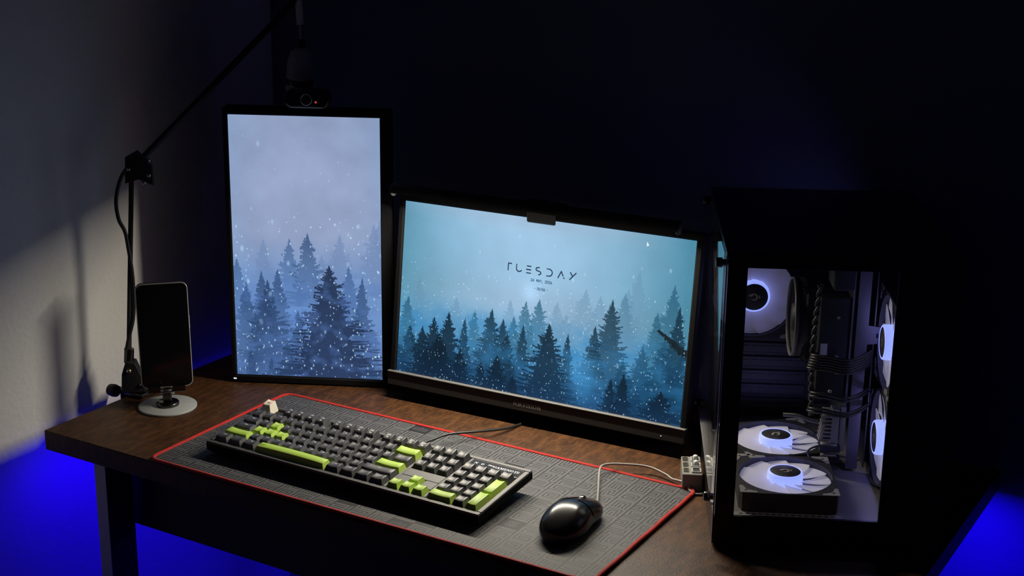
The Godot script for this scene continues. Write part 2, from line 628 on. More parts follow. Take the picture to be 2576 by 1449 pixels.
	ink(im, [P.call(0.561, 0.305), P.call(0.571, 0.268), P.call(0.5775, 0.292)], t, c)
	ink(im, [P.call(0.5805, 0.301), P.call(0.582, 0.305)], t, c)
	ink(im, [P.call(0.602, 0.267), P.call(0.610, 0.286)], t, c)
	ink(im, [P.call(0.621, 0.266), P.call(0.601, 0.305)], t, c)
	small_text(im, "26  MAY,  2026.", P.call(0.469, 0.333), Vector2(5.6, 9.5), 1.15, c.lerp(Color(0.3, 0.5, 0.65), 0.2))
	small_text(im, "- 02:06 -", P.call(0.483, 0.378), Vector2(5.6, 9.0), 1.15, c.lerp(Color(0.3, 0.5, 0.65), 0.2))
	# mouse pointer
	ink(im, [P.call(0.845, 0.045), P.call(0.845, 0.062), P.call(0.850, 0.058), P.call(0.845, 0.045)], 1.8, Color(0.95, 0.98, 1.0))
	return ImageTexture.create_from_image(im)


func tall_picture() -> ImageTexture:
	var lo := Image.create_empty(72, 128, false, Image.FORMAT_RGB8)
	var nz := noise(9, 0.035, 3)
	for y in 128:
		for x in 72:
			var u := x / 71.0
			var v := y / 127.0
			var c := Color(0.565, 0.625, 0.755)
			c = c.lerp(Color(0.60, 0.655, 0.79), exp(-pow((v - 0.28) / 0.14, 2.0)) * 0.8)
			c = c.lerp(Color(0.39, 0.555, 0.80), smoothstep(0.42, 0.72, v) * 0.9)
			c = c.lerp(Color(0.30, 0.43, 0.66), smoothstep(0.70, 1.0, v) * 0.8)
			c = c.lerp(Color(0.50, 0.62, 0.78), clampf(pow(absf(u - 0.5) * 1.9, 3.0), 0, 1) * 0.4)
			c = c * (1.0 + nz.get_noise_2d(x, y) * 0.06)
			lo.set_pixel(x, y, Color(c.r, c.g, c.b))
	lo.resize(576, 1024, Image.INTERPOLATE_CUBIC)
	var im := lo
	var far := Color(0.43, 0.53, 0.70)
	var mid := Color(0.23, 0.36, 0.55)
	var dark := Color(0.11, 0.165, 0.275)
	for a in [[0.208, 0.466, 0.70, 0.13], [0.724, 0.438, 0.72, 0.17], [0.952, 0.397, 0.75, 0.22], [1.0, 0.37, 0.75, 0.2], [0.60, 0.52, 0.75, 0.15]]:
		fir(im, a[0], a[1], a[2], a[3], far, 0.70, 0.08, int(a[0] * 1000) + 5)
	for a in [[0.383, 0.460, 0.72, 0.14], [0.023, 0.544, 0.78, 0.15], [0.78, 0.56, 0.85, 0.15]]:
		fir(im, a[0], a[1], a[2], a[3], mid, 0.78, 0.15, int(a[0] * 1700) + 7)
	fir(im, 0.506, 0.439, 0.72, 0.19, mid.lerp(dark, 0.25), 0.92, 0.20, 507)
	for a in [[0.188, 0.590, 0.95, 0.16], [0.299, 0.580, 0.86, 0.14], [0.87, 0.602, 1.0, 0.15], [0.43, 0.74, 1.0, 0.12], [0.08, 0.63, 1.0, 0.16]]:
		fir(im, a[0], a[1], a[2], a[3], mid.lerp(dark, 0.35), 0.92, 0.22, int(a[0] * 2300) + 3)
	fir(im, 0.227, 0.624, 1.0, 0.25, mid.lerp(dark, 0.6), 0.95, 0.25, 229)
	fir(im, 0.647, 0.559, 1.10, 0.50, dark, 0.98, 0.78, 645)
	for a in [[0.10, 0.90, 1.08, 0.09], [0.24, 0.93, 1.08, 0.07], [0.92, 0.93, 1.1, 0.2], [0.35, 0.86, 1.1, 0.14]]:
		fir(im, a[0], a[1], a[2], a[3], mid.lerp(dark, 0.4), 0.8, 0.5, int(a[0] * 3000) + 11)
	var fog := noise(21, 0.009, 3)
	for y in range(560, 1024):
		for x in 576:
			var f := clampf(fog.get_noise_2d(x, y * 1.3) * 0.9 + 0.02, 0.0, 0.45) * smoothstep(560.0, 700.0, y)
			im.set_pixel(x, y, im.get_pixel(x, y).lerp(Color(0.34, 0.47, 0.72), f))
	snow(im, 330, 33, 0.36, 14)
	return ImageTexture.create_from_image(im)


func screen_material(called: String, tex: Texture2D) -> StandardMaterial3D:
	var m := mat(called, 0.004, 0.004, 0.005, 0.28, 0.0, 0.35)
	m.emission_enabled = true
	m.emission = Color.BLACK
	m.emission_texture = tex
	m.emission_energy_multiplier = 1.0
	return m


func make_materials() -> void:
	font = SystemFont.new()
	font.font_names = PackedStringArray(["Droid Sans"])
	font.font_weight = 700
	serif = SystemFont.new()
	serif.font_names = PackedStringArray(["Droid Serif"])
	serif.font_weight = 700
	var plaster := bump(2, 0.05)
	relief(mat("white_paint", 0.84, 0.83, 0.81, 0.85), plaster, 3.0, 0.05)
	relief(mat("navy_wall", 0.13, 0.15, 0.22, 0.9, 0.0, 0.2), plaster, 3.0, 0.05)  # one even dark navy base colour for the back wall
	mat("ceiling_paint", 0.78, 0.77, 0.75, 0.9)
	relief(mat("carpet", 0.24, 0.23, 0.23, 1.0, 0.0, 0.1), bump(6, 0.2), 4.0, 0.4)
	var wood := mat("walnut_laminate", 1, 1, 1, 0.50, 0.0, 0.38)
	wood.albedo_texture = wood_texture()
	relief(wood, bump(12, 0.16), 3.1, 0.018)
	mat("leg_brown", 0.035, 0.026, 0.022, 0.6)
	mat("pale_edging", 0.55, 0.53, 0.50, 0.6)
	mat("black_plastic", 0.008, 0.008, 0.009, 0.75, 0.0, 0.25)
	mat("soft_black", 0.010, 0.010, 0.011, 0.7)
	mat("chin_plastic", 0.026, 0.025, 0.024, 0.6, 0.0, 0.35)
	mat("trim_grey", 0.16, 0.16, 0.155, 0.35)
	mat("maker_grey", 0.16, 0.155, 0.15, 0.5)
	mat("print_grey", 0.38, 0.37, 0.34, 0.5)
	mat("gloss_black", 0.006, 0.006, 0.007, 0.12)
	mat("mouse_black", 0.007, 0.007, 0.008, 0.22)
	mat("rubber", 0.016, 0.016, 0.017, 0.6)
	mat("steel", 0.42, 0.41, 0.39, 0.28, 1.0)
	mat("gun_metal", 0.10, 0.095, 0.09, 0.28, 1.0)
	mat("disc_grey", 0.40, 0.42, 0.41, 0.42)
	mat("case_grey", 0.055, 0.055, 0.055, 0.55, 0.0, 0.65)
	mat("key_black", 0.036, 0.036, 0.040, 0.48, 0.0, 0.75)
	mat("key_lime", 0.42, 0.62, 0.085, 0.48)
	mat("key_cream", 0.74, 0.70, 0.58, 0.5)
	mat("key_well", 0.012, 0.012, 0.014, 0.7)
	mat("badge_navy", 0.020, 0.024, 0.038, 0.8, 0.0, 0.3)
	mat("print_white", 0.72, 0.74, 0.74, 0.5)
	mat("print_dark_lime", 0.26, 0.40, 0.05, 0.5)
	mat("print_red", 0.55, 0.06, 0.07, 0.5)
	var pr := mat("mat_print", 1, 1, 1, 0.60, 0.0, 0.42)
	pr.albedo_texture = mat_texture()
	mat("mat_rubber", 0.012, 0.012, 0.012, 0.9)
	relief(mat("red_stitching", 0.88, 0.035, 0.026, 0.55), bump(31, 0.25), 30.0, 0.12)
	mat("cable_black", 0.02, 0.02, 0.02, 0.38)
	mat("cable_grey", 0.30, 0.29, 0.27, 0.38)
	mat("box_grey", 0.24, 0.235, 0.22, 0.5)
	mat("brass", 0.75, 0.62, 0.32, 0.3, 1.0)
	mat("clear_stem", 0.70, 0.70, 0.68, 0.25)
	mat("case_black", 0.008, 0.008, 0.009, 0.28)
	mat("case_inner", 0.018, 0.017, 0.018, 0.5)
	mat("fan_frame", 0.26, 0.255, 0.25, 0.6)
	mat("fan_body", 0.012, 0.012, 0.013, 0.6)
	var bl := mat("fan_blade", 0.66, 0.65, 0.66, 0.5)
	bl.backlight_enabled = true
	bl.backlight = Color(0.55, 0.55, 0.55)
	for a in [["lit_blade", 0.155], ["lit_blade_dim", 0.035]]:   # milky plastic; added emission stands in for led light carried from the hub
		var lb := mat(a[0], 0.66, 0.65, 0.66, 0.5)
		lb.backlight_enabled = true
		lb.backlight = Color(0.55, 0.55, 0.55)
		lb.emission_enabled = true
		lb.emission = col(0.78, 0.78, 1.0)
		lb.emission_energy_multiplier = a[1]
	glow("led_white_blue", 0.26, 0.34, 1.0, 1.45)
	pane("clear_glass", 0.06)
	pane("smoked_glass", 0.10)
	mat("glass_edge", 0.40, 0.30, 0.50, 0.15)  # purple light along the pane edge is put into this base colour
	mat("pcb", 0.012, 0.016, 0.016, 0.5)
	mat("tray_metal", 0.075, 0.07, 0.08, 0.5)
	mat("floor_metal", 0.16, 0.155, 0.14, 0.45)
	mat("slot_metal", 0.035, 0.033, 0.036, 0.5)
	mat("fin_grey", 0.30, 0.29, 0.28, 0.4, 0.6)
	mat("sticker_white", 0.62, 0.62, 0.64, 0.6)
	mat("braid", 0.045, 0.04, 0.022, 0.45)
	mat("phone_rim", 0.50, 0.48, 0.45, 0.35, 0.3)
	glow("led_red", 0.85, 0.05, 0.06, 0.6)
	glow("led_white", 0.9, 0.95, 1.0, 0.8)
	glow("led_blue_strip", 0.01, 0.0, 1.0, 3.0)
	glow("light_bar_glow", 1.0, 0.93, 0.82, 2.0)
	mat("mic_grey", 0.42, 0.40, 0.37, 0.5)
	mat("tube_beige", 0.74, 0.68, 0.58, 0.5)


# ---------------------------------------------------------------- desk
func build_desk() -> void:
	var d := thing("desk", "dark brown wood-grain desk with pale edged legs carrying monitors and computer", "desk", Vector3(0.3355, 0, -0.228))
	part("desk_top", boxed(Vector3(0, T - 0.015, 0), Vector3(1.205, 0.030, 0.600), 0.0015), M.walnut_laminate, d)
	for sx in [-1, 1]:
		for z in [0.258, -0.20]:
			var x: float = 0.5115 * sx
			part("leg", boxed(Vector3(x, (T - 0.03) / 2, z), Vector3(0.022, T - 0.03, 0.050), 0.001), M.leg_brown, d)
			part("edge_band", boxed(Vector3(x, (T - 0.03) / 2, z + 0.0257), Vector3(0.0215, T - 0.032, 0.001)), M.pale_edging, d)
	part("front_rail", boxed(Vector3(0, T - 0.030 - 0.061, 0.217), Vector3(1.042, 0.122, 0.018), 0.001), M.leg_brown, d)


func build_led_strip() -> void:
	var s := thing("led_strip", "blue led strip stuck along the underside of the desk", "led strip", Vector3(0, T, 0))
	var runs := [[Vector3(0.345, -0.0325, -0.495), 1.14, 0.0], [Vector3(-0.235, -0.0325, -0.20), 0.50, PI / 2], [Vector3(0.928, -0.0325, -0.28), 0.40, PI / 2]]  # last run added to brighten the back wall at the right
	for r in runs:
		part("led_tape", boxed(r[0], Vector3(r[1], 0.003, 0.010) if r[2] == 0.0 else Vector3(0.010, 0.003, r[1])), M.led_blue_strip, s)
		var l := AreaLight3D.new()
		l.name = "strip_light"
		l.area_size = Vector2(r[1], 0.010)
		l.light_color = Color(0.10, 0.0, 1.0)
		l.light_energy = 0.12 if r[2] == 0.0 else 0.115 if r[0].x < 0.0 else 0.26
		l.area_normalize_energy = true
		l.shadow_enabled = true
		l.area_range = 6.0
		l.position = r[0] + Vector3(0, -0.003, 0)
		l.rotation = Vector3(-PI / 2, r[2], 0)
		s.add_child(l, true)


# ---------------------------------------------------------------- monitors
func build_wide_monitor(pic: Texture2D) -> void:
	var c := Vector3(0.3112, T + 0.1725, -0.3390)
	var m := thing("monitor", "wide monitor showing a snowy blue forest with the day in capitals", "monitor", c)
	m.rotation = Vector3(deg_to_rad(-6.89), deg_to_rad(2.6), 0)
	var w := 0.465
	var h := 0.2613
	var mb := MB.new()   # shell behind and a slim frame round the panel
	mb.box(Vector3(0, 0.002, -0.0090), Vector3(w + 0.018, h + 0.018, 0.010), 0.002)
	mb.box(Vector3(0, 0.0, -0.024), Vector3(w - 0.06, h - 0.04, 0.022), 0.009)
	part("housing", mb, M.black_plastic, m)
	mb = MB.new()
	mb.box(Vector3(0, h / 2 + 0.0055, -0.0015), Vector3(w + 0.020, 0.009, 0.008), 0.0015)
	mb.box(Vector3(-w / 2 - 0.0055, 0, -0.0015), Vector3(0.009, h + 0.002, 0.008), 0.0015)
	mb.box(Vector3(w / 2 + 0.0055, 0, -0.0015), Vector3(0.009, h + 0.002, 0.008), 0.0015)
	part("frame", mb, M.black_plastic, m)
	var q := QuadMesh.new()
	q.size = Vector2(w, h)
	obj("screen", q, screen_material("screen_wide", pic), m, Vector3(0, 0, -0.0005))
	var chin := part("chin", boxed(Vector3(0, -h / 2 - 0.0115, 0.0), Vector3(w + 0.022, 0.021, 0.014), 0.0015), M.chin_plastic, m)
	part("trim_strip", boxed(Vector3(0, -h / 2 - 0.0006, 0.004), Vector3(w + 0.022, 0.0018, 0.009), 0.0004), M.trim_grey, chin)
	lettering("HIKVISION", 0.0088, M.maker_grey, chin, Vector3(-0.002, -h / 2 - 0.0120, 0.0071), Vector3.ZERO, "maker_name")
	part("power_led", boxed(Vector3(w / 2 - 0.024, -h / 2 - 0.0155, 0.0071), Vector3(0.0018, 0.0008, 0.0006)), M.led_white, chin)
	# foot: neck behind and plate on the desk, in world upright
	var st := MB.new()
	st.xf = Transform3D(Basis.from_euler(Vector3(deg_to_rad(-6.89), deg_to_rad(2.6), 0)).inverse(), Vector3.ZERO)
	st.box(Vector3(0, -0.07, -0.060), Vector3(0.06, 0.195, 0.020), 0.004)
	st.box(Vector3(0, -0.1684, -0.075), Vector3(0.22, 0.008, 0.10), 0.003)
	part("stand", st, M.soft_black, m)
	var l := AreaLight3D.new()
	l.name = "screen_light"
	l.area_size = Vector2(w, h)
	l.light_color = Color(0.55, 0.75, 1.0)
	l.light_energy = 0.0006
	l.shadow_enabled = true
	l.area_range = 5.0
	l.position = Vector3(0, 0, 0.001)
	l.rotation = Vector3(0, PI, 0)
	m.add_child(l)


func build_tall_monitor(pic: Texture2D) -> void:
	var c := Vector3(-0.0670, T + 0.2176, -0.2865)
	var m := thing("monitor", "tall upright monitor showing a pale lavender forest under falling snow", "monitor", c)
	m.rotation = Vector3(deg_to_rad(-1.03), deg_to_rad(26.06), 0)
	var w := 0.2304
	var h := 0.4098
	var mb := MB.new()
	mb.box(Vector3(0.004, 0.0, -0.0150), Vector3(w + 0.024, h + 0.024, 0.020), 0.003)
	mb.box(Vector3(0.004, 0.0, -0.034), Vector3(w - 0.02, h - 0.03, 0.026), 0.010)  # unseen rear bulge, added to block bar light passing behind
	part("housing", mb, M.black_plastic, m)
	mb = MB.new()
	mb.box(Vector3(0.004, h / 2 + 0.006, -0.001), Vector3(w + 0.024, 0.0105, 0.009), 0.0015)
	mb.box(Vector3(0.004, -h / 2 - 0.0062, -0.001), Vector3(w + 0.024, 0.0105, 0.009), 0.0015)
	mb.box(Vector3(-w / 2 - 0.004, 0, -0.001), Vector3(0.0075, h + 0.002, 0.009), 0.0015)
	mb.box(Vector3(w / 2 + 0.008, 0, -0.001), Vector3(0.0155, h + 0.002, 0.009), 0.0015)
	part("frame", mb, M.black_plastic, m)
	part("side_trim", boxed(Vector3(w / 2 + 0.0162, 0.0, -0.006), Vector3(0.0010, h * 0.94, 0.006)), M.chin_plastic, m)
	part("side_button", boxed(Vector3(-w / 2 - 0.0085, 0.02, -0.006), Vector3(0.002, 0.022, 0.006), 0.0005), M.chin_plastic, m)
	var q := QuadMesh.new()
	q.size = Vector2(w, h)
	obj("screen", q, screen_material("screen_tall", pic), m, Vector3(0, 0, -0.0005))
	part("power_led", boxed(Vector3(-w / 2 - 0.003, -h / 2 - 0.006, 0.0036), Vector3(0.0048, 0.0020, 0.0008)), M.led_white, m)
	var st := MB.new()
	st.xf = Transform3D(Basis.from_euler(Vector3(deg_to_rad(-1.03), 0, 0)).inverse(), Vector3.ZERO)
	st.box(Vector3(0, -0.10, -0.066), Vector3(0.05, 0.22, 0.018), 0.004)
	st.box(Vector3(0, -0.05, -0.050), Vector3(0.09, 0.09, 0.02), 0.004)
	st.box(Vector3(0, -0.2135, -0.060), Vector3(0.17, 0.008, 0.11), 0.003)
	part("stand", st, M.soft_black, m)
	var l := AreaLight3D.new()
	l.name = "screen_light"
	l.area_size = Vector2(w, h)
	l.light_color = Color(0.65, 0.76, 1.0)
	l.light_energy = 0.0005
	l.shadow_enabled = true
	l.area_range = 5.0
	l.position = Vector3(0, 0, 0.001)
	l.rotation = Vector3(0, PI, 0)
	m.add_child(l)


func build_light_bar() -> void:
	var b := thing("light_bar", "slim black light bar clipped on top of the wide monitor", "lamp", Vector3(0.3105, T + 0.3280, -0.312))
	b.rotation.y = deg_to_rad(2.6)
	var half := 0.2245
	# housing: a half tube open below and to the front
	var mb := MB.new()
	mb.smooth(3)
	var n := 16
	var r := 0.0095
	for i in n:
		var a := lerpf(deg_to_rad(-22), deg_to_rad(215), float(i) / n)
		var a2 := lerpf(deg_to_rad(-22), deg_to_rad(215), float(i + 1) / n)
		for s in [[r, 1], [r - 0.0012, -1]]:
			var p0 := Vector3(-half, sin(a) * s[0], cos(a) * s[0])
			var p1 := Vector3(-half, sin(a2) * s[0], cos(a2) * s[0])
			var q0 := p0 + Vector3(half * 2, 0, 0)
			var q1 := p1 + Vector3(half * 2, 0, 0)
			if s[1] > 0:
				mb.quad(p0, q0, q1, p1)
			else:
				mb.quad(p0, p1, q1, q0)
	mb.smooth(-1)
	for x in [-half, half]:
		mb.xf = Transform3D(Basis(Vector3(0, 0, 1), PI / 2), Vector3(x, 0, 0))
		mb.lathe([Vector2(0, -0.001), Vector2(r, -0.001), Vector2(r, 0.001), Vector2(0, 0.001)], 20)
	mb.xf = Transform3D.IDENTITY
	part("housing", mb, M.chin_plastic, b)
	part("light_diffuser", boxed(Vector3(0, 0.0042, 0.0), Vector3(half * 2 - 0.012, 0.002, 0.010)), M.light_bar_glow, b)
	mb = MB.new()
	mb.box(Vector3(0.0, 0.000, -0.022), Vector3(0.034, 0.011, 0.028), 0.003)
	mb.box(Vector3(0.0, -0.0225, -0.0375), Vector3(0.046, 0.0170, 0.004), 0.0018)
	mb.box(Vector3(0.0, -0.0120, -0.055), Vector3(0.040, 0.006, 0.042), 0.002)
	mb.box(Vector3(0.0, -0.045, -0.084), Vector3(0.040, 0.070, 0.016), 0.004)
	part("clip", mb, M.rubber, b)
	var l := AreaLight3D.new()
	l.name = "bar_light"
	l.area_size = Vector2(half * 2 - 0.040, 0.0076)
	l.light_color = Color(1.0, 0.955, 0.87)
	l.light_energy = BAR
	l.shadow_enabled = true
	l.area_range = 8.0
	l.position = Vector3(0, 0.0016, 0.0)
	l.rotation = Vector3(deg_to_rad(-126), 0, 0)
	b.add_child(l)


func build_webcam() -> void:
	var c := thing("webcam", "small black webcam with round lens perched on the tall monitor", "webcam", Vector3(-0.061, T + 0.4347, -0.2930), deg_to_rad(26.06))
	var mb := MB.new()
	mb.xf = Transform3D(Basis.IDENTITY, Vector3(0, 0.0152, 0))
	mb.prism(rounded(0.066, 0.027, 0.010), -0.011, 0.011, 0.002)
	part("body", mb, M.gloss_black, c)
	mb = MB.new()
	mb.xf = Transform3D(Basis(Vector3.RIGHT, PI / 2), Vector3(0.0, 0.0152, 0.0110))
	mb.lathe([Vector2(0.0072, 0), Vector2(0.0088, 0.0), Vector2(0.0088, 0.0030), Vector2(0.0080, 0.0034), Vector2(0.0072, 0.0030), Vector2(0.0072, 0)], 32)
	part("lens_ring", mb, M.steel, c)
	mb = MB.new()
	mb.xf = Transform3D(Basis(Vector3.RIGHT, PI / 2), Vector3(0.0, 0.0152, 0.0110))
	mb.lathe([Vector2(0.0072, 0.0), Vector2(0.0072, 0.0012), Vector2(0.004, 0.0022), Vector2(0, 0.0026)], 24)
	part("lens", mb, M.gloss_black, c)
	mb = MB.new()
	mb.xf = Transform3D(Basis(Vector3.RIGHT, PI / 2), Vector3(0.0138, 0.0112, 0.0108))
	mb.lathe([Vector2(0.0016, 0), Vector2(0.0016, 0.0008), Vector2(0.0010, 0.0012), Vector2(0, 0.0013)], 16)
	part("red_led", mb, M.led_red, c)
	part("chrome_strip", boxed(Vector3(-0.001, 0.0053, 0.0110), Vector3(0.026, 0.0010, 0.0012)), M.steel, c)
	mb = MB.new()
	mb.box(Vector3(0, 0.0010, -0.009), Vector3(0.030, 0.0020, 0.032), 0.0008)
	mb.box(Vector3(0, -0.013, -0.0262), Vector3(0.028, 0.030, 0.005), 0.001)
	part("clip", mb, M.black_plastic, c)


# ---------------------------------------------------------------- mat, keyboard, mouse
func build_mat() -> void:
	var m := thing("desk_mat", "long grey maze-patterned desk mat with red stitched edge under the keyboard", "desk mat", Vector3(0.2774, T, -0.0812), deg_to_rad(0.54))
	var w := 0.6813
	var d := 0.2968
	var o := rounded(w, d, 0.014, 8)
	var mb := MB.new()
	mb.xf = Transform3D(Basis(Vector3.RIGHT, -PI / 2), Vector3.ZERO)
	mb.prism(o, 0.0003, 0.0028)
	part("rubber_base", mb, M.mat_rubber, m)
	var st := SurfaceTool.new()
	st.begin(Mesh.PRIMITIVE_TRIANGLES)
	var ids := Geometry2D.triangulate_polygon(o)
	for i in range(0, ids.size(), 3):
		var p := [o[ids[i]], o[ids[i + 1]], o[ids[i + 2]]]
		if (p[1] - p[0]).cross(p[2] - p[0]) > 0.0:
			p.reverse()
		for v in p:
			st.set_uv(Vector2(v.x / w + 0.5, 0.5 - v.y / d))
			st.set_normal(Vector3.UP)
			st.add_vertex(Vector3(v.x, 0.0030, -v.y))
	obj("cloth_top", st.commit(), M.mat_print, m)
	var path := []
	for i in o.size() + 1:
		var v: Vector2 = o[i % o.size()]
		var nxt: Vector2 = o[(i + 1) % o.size()]
		var lift := 0.0029
		if v.x > 0.3:
			lift += 0.0012
		path.append(Vector3(v.x, lift, -v.y))
		if v.distance_to(nxt) > 0.05 and i < o.size():
			for k in range(1, 40):
				var q := v.lerp(nxt, k / 40.0)
				path.append(Vector3(q.x, 0.0029 + (0.0012 + sin(k * 0.5) * 0.0005 if q.x > 0.32 else 0.0), -q.y))
	part("stitched_edge", tubed(path, 0.0026, 8), M.red_stitching, m)


func keycap(wu: float, du: float, h: float, lean: float, dish: float) -> ArrayMesh:
	var mb := MB.new()
	var bx := wu * U / 2 - 0.0005
	var bz := du * U / 2 - 0.0005
	var tx := bx - 0.0030
	var tz := bz - 0.0027
	var zc := -0.0010
	var e := 0.0008
	var xs := [-tx, -tx + e]
	for i in range(1, 6):
		xs.append(lerpf(-tx + e, tx - e, i / 6.0))
	xs += [tx - e, tx]
	var zs := [-tz, -tz + e, 0.0, tz - e, tz]
	var g := []
	for i in xs.size():
		var row := []
		for j in zs.size():
			var y: float = h - dish * (1.0 - pow(xs[i] / tx, 2.0)) - zs[j] * lean
			if i == 0 or j == 0 or i == xs.size() - 1 or j == zs.size() - 1:
				y -= 0.00055
			row.append(Vector3(xs[i], y, zs[j] + zc))
		g.append(row)
	mb.smooth(1)
	for i in range(xs.size() - 1):
		for j in range(zs.size() - 1):
			mb.quad(g[i][j + 1], g[i + 1][j + 1], g[i + 1][j], g[i][j])
	mb.smooth(-1)
	var last := xs.size() - 1
	var lz := zs.size() - 1
	var foot := func(p: Vector3) -> Vector3:
		return Vector3(p.x / tx * bx, 0.0, (p.z - zc) / tz * bz)
	for i in last:
		var a: Vector3 = g[i][lz]
		var b: Vector3 = g[i + 1][lz]
		mb.quad(foot.call(a), foot.call(b), b, a)
		a = g[i][0]
		b = g[i + 1][0]
		mb.quad(foot.call(b), foot.call(a), a, b)
	for j in lz:
		var a: Vector3 = g[last][j]
		var b: Vector3 = g[last][j + 1]
		mb.quad(foot.call(b), foot.call(a), a, b)
		a = g[0][j]
		b = g[0][j + 1]
		mb.quad(foot.call(a), foot.call(b), b, a)
	return mb.done()


func build_keyboard() -> void:
	var tilt := deg_to_rad(4.94)
	var k := thing("keyboard", "full-size black keyboard with lime green accent keys on the maze mat", "keyboard", Vector3(0, T + 0.0205, 0))
	k.rotation.x = tilt
	# local: y = 0 is the plate under the keys; -z is the back
	var gap := 0.2
	var zrow := func(r: float) -> float: return -((5.0 + gap) - (r + (gap if r > 0 else 0.0))) * U
	var x0 := -0.0065
	var x1 := 22.5 * U + 0.0075
	var z1 := U / 2 + 0.0075
	var z0: float = zrow.call(0) - U / 2 - 0.0065
	var mb := MB.new()
	var cx := (x0 + x1) / 2
	var cz := (z0 + z1) / 2
	# lower shell tapers inwards to its foot
	var prof := [[0.0, 0.0], [-0.009, 0.0], [-0.0152, 0.006]]
	for i in range(prof.size() - 1):
		var a: Array = prof[i]
		var b: Array = prof[i + 1]
		var ring := []
		for q in [a, b]:
			ring.append([Vector3(x0 + q[1], q[0], z0 + q[1]), Vector3(x1 - q[1], q[0], z0 + q[1]), Vector3(x1 - q[1], q[0], z1 - q[1]), Vector3(x0 + q[1], q[0], z1 - q[1])])
		for j in 4:
			var j2 := (j + 1) % 4
			mb.face([ring[0][j], ring[0][j2], ring[1][j2], ring[1][j]], Vector3(cx, -0.008, cz))
	mb.face([Vector3(x0 + 0.006, -0.0152, z0 + 0.006), Vector3(x1 - 0.006, -0.0152, z0 + 0.006), Vector3(x1 - 0.006, -0.0152, z1 - 0.006), Vector3(x0 + 0.006, -0.0152, z1 - 0.006)], Vector3(cx, 0, cz))
	part("lower_shell", mb, M.black_plastic, k)
	part("key_plate", boxed(Vector3(cx, -0.0005, cz), Vector3(x1 - x0 - 0.002, 0.002, z1 - z0 - 0.002)), M.key_well, k)
	# raised deck round the key fields
	mb = MB.new()
	var zb: float = zrow.call(0) - U / 2      # back of the top row
	var zf := U / 2                            # front of the bottom row
	var hh := 0.0036
	var deck := func(ax: float, bx: float, az: float, bz: float) -> void:
		mb.box(Vector3((ax + bx) / 2, hh / 2, (az + bz) / 2), Vector3(bx - ax, hh, bz - az), 0.0007)
	deck.call(x0, x1, z0, zb - 0.0003)
	deck.call(x0, x1, zf + 0.0003, z1)
	deck.call(x0, -0.0006, zb, zf)
	deck.call(22.5 * U + 0.0006, x1, zb, zf)
	deck.call(15.0 * U + 0.0004, 15.25 * U - 0.0004, zb, zf)
	deck.call(18.25 * U + 0.0004, 18.5 * U - 0.0004, zb, zf)
	deck.call(15.25 * U, 18.25 * U, zrow.call(2) + U / 2, zrow.call(4) - U / 2)
	deck.call(15.25 * U, 16.25 * U - 0.0004, zrow.call(4) - U / 2, zrow.call(5) - U / 2)
	deck.call(17.25 * U + 0.0004, 18.25 * U, zrow.call(4) - U / 2, zrow.call(5) - U / 2)
	deck.call(18.5 * U, 22.5 * U, zb, zrow.call(1) - U / 2 - 0.0003)
	part("top_frame", mb, M.case_grey, k)
	var badge := part("badge", boxed(Vector3(20.5 * U, hh + 0.0002, zrow.call(0) + 0.001), Vector3(0.074, 0.0006, 0.0165)), M.badge_navy, k)
	lettering("N   O", 0.0062, M.print_white, badge, Vector3(19.0 * U + 0.004, hh + 0.0007, zrow.call(0) + 0.001), Vector3(-PI / 2, 0, 0), "lettering", serif)
	lettering("PRO", 0.0042, M.print_white, badge, Vector3(20.05 * U + 0.001, hh + 0.0007, zrow.call(0) - 0.0005), Vector3(-PI / 2, 0, 0), "lettering", serif)
	lettering("GAMENOTE", 0.0066, M.print_white, badge, Vector3(21.3 * U + 0.001, hh + 0.0007, zrow.call(0) + 0.0005), Vector3(-PI / 2, 0, 0), "lettering", serif)
	for s in [0.06, 0.37]:
		part("foot", boxed(Vector3(s, -0.0165, z0 + 0.020), Vector3(0.022, 0.010, 0.010), 0.001), M.rubber, k)
	part("corner_mark", boxed(Vector3(x0 - 0.0002, -0.004, z1 - 0.012), Vector3(0.0012, 0.009, 0.012), 0.0003), M.red_stitching, k)
	# keys: [row, left edge in units, width, depth, legend, colour]
	var keys := []
	keys.append([0, 0.0, 1, 1, "", "cream"])
	var fx := [2, 3, 4, 5, 6.5, 7.5, 8.5, 9.5, 11, 12, 13, 14]
	for i in 12:
		keys.append([0, fx[i], 1, 1, "F%d" % (i + 1), "f"])
	for i in 3:
		keys.append([0, 15.25 + i, 1, 1, "", "k"])
	var r1 := ["~", "1", "2", "3", "4", "5", "6", "7", "8", "9", "0", "-", "="]
	for i in 13:
		keys.append([1, i, 1, 1, r1[i], "k"])
	keys.append([1, 13, 2, 1, "", "lime"])
	keys.append([2, 0, 1.5, 1, "Tab", "k"])
	var r2 := "QWERTYUIOP[]"
	for i in 12:
		keys.append([2, 1.5 + i, 1, 1, r2[i], "lime" if i == 1 else "k"])
	keys.append([2, 13.5, 1.5, 1, "\\", "k"])
	keys.append([3, 0, 1.75, 1, "Caps", "k"])
	var r3 := "ASDFGHJKL;'"
	for i in 11:
		keys.append([3, 1.75 + i, 1, 1, r3[i], "lime" if i < 3 else "k"])
	keys.append([3, 12.75, 2.25, 1, "", "lime"])
	keys.append([4, 0, 2.25, 1, "", "lime"])
	var r4 := "ZXCVBNM,./"
	for i in 10:
		keys.append([4, 2.25 + i, 1, 1, r4[i], "k"])
	keys.append([4, 12.25, 2.75, 1, "Shift", "k"])
	var r5 := [[0, "Ctrl"], [1.25, ""], [2.5, "Alt"], [10, "Alt"], [11.25, "Fn"], [12.5, ""], [13.75, "Ctrl"]]
	for a in r5:
		keys.append([5, a[0], 1.25, 1, a[1], "k"])
	keys.append([5, 3.75, 6.25, 1, "", "space"])
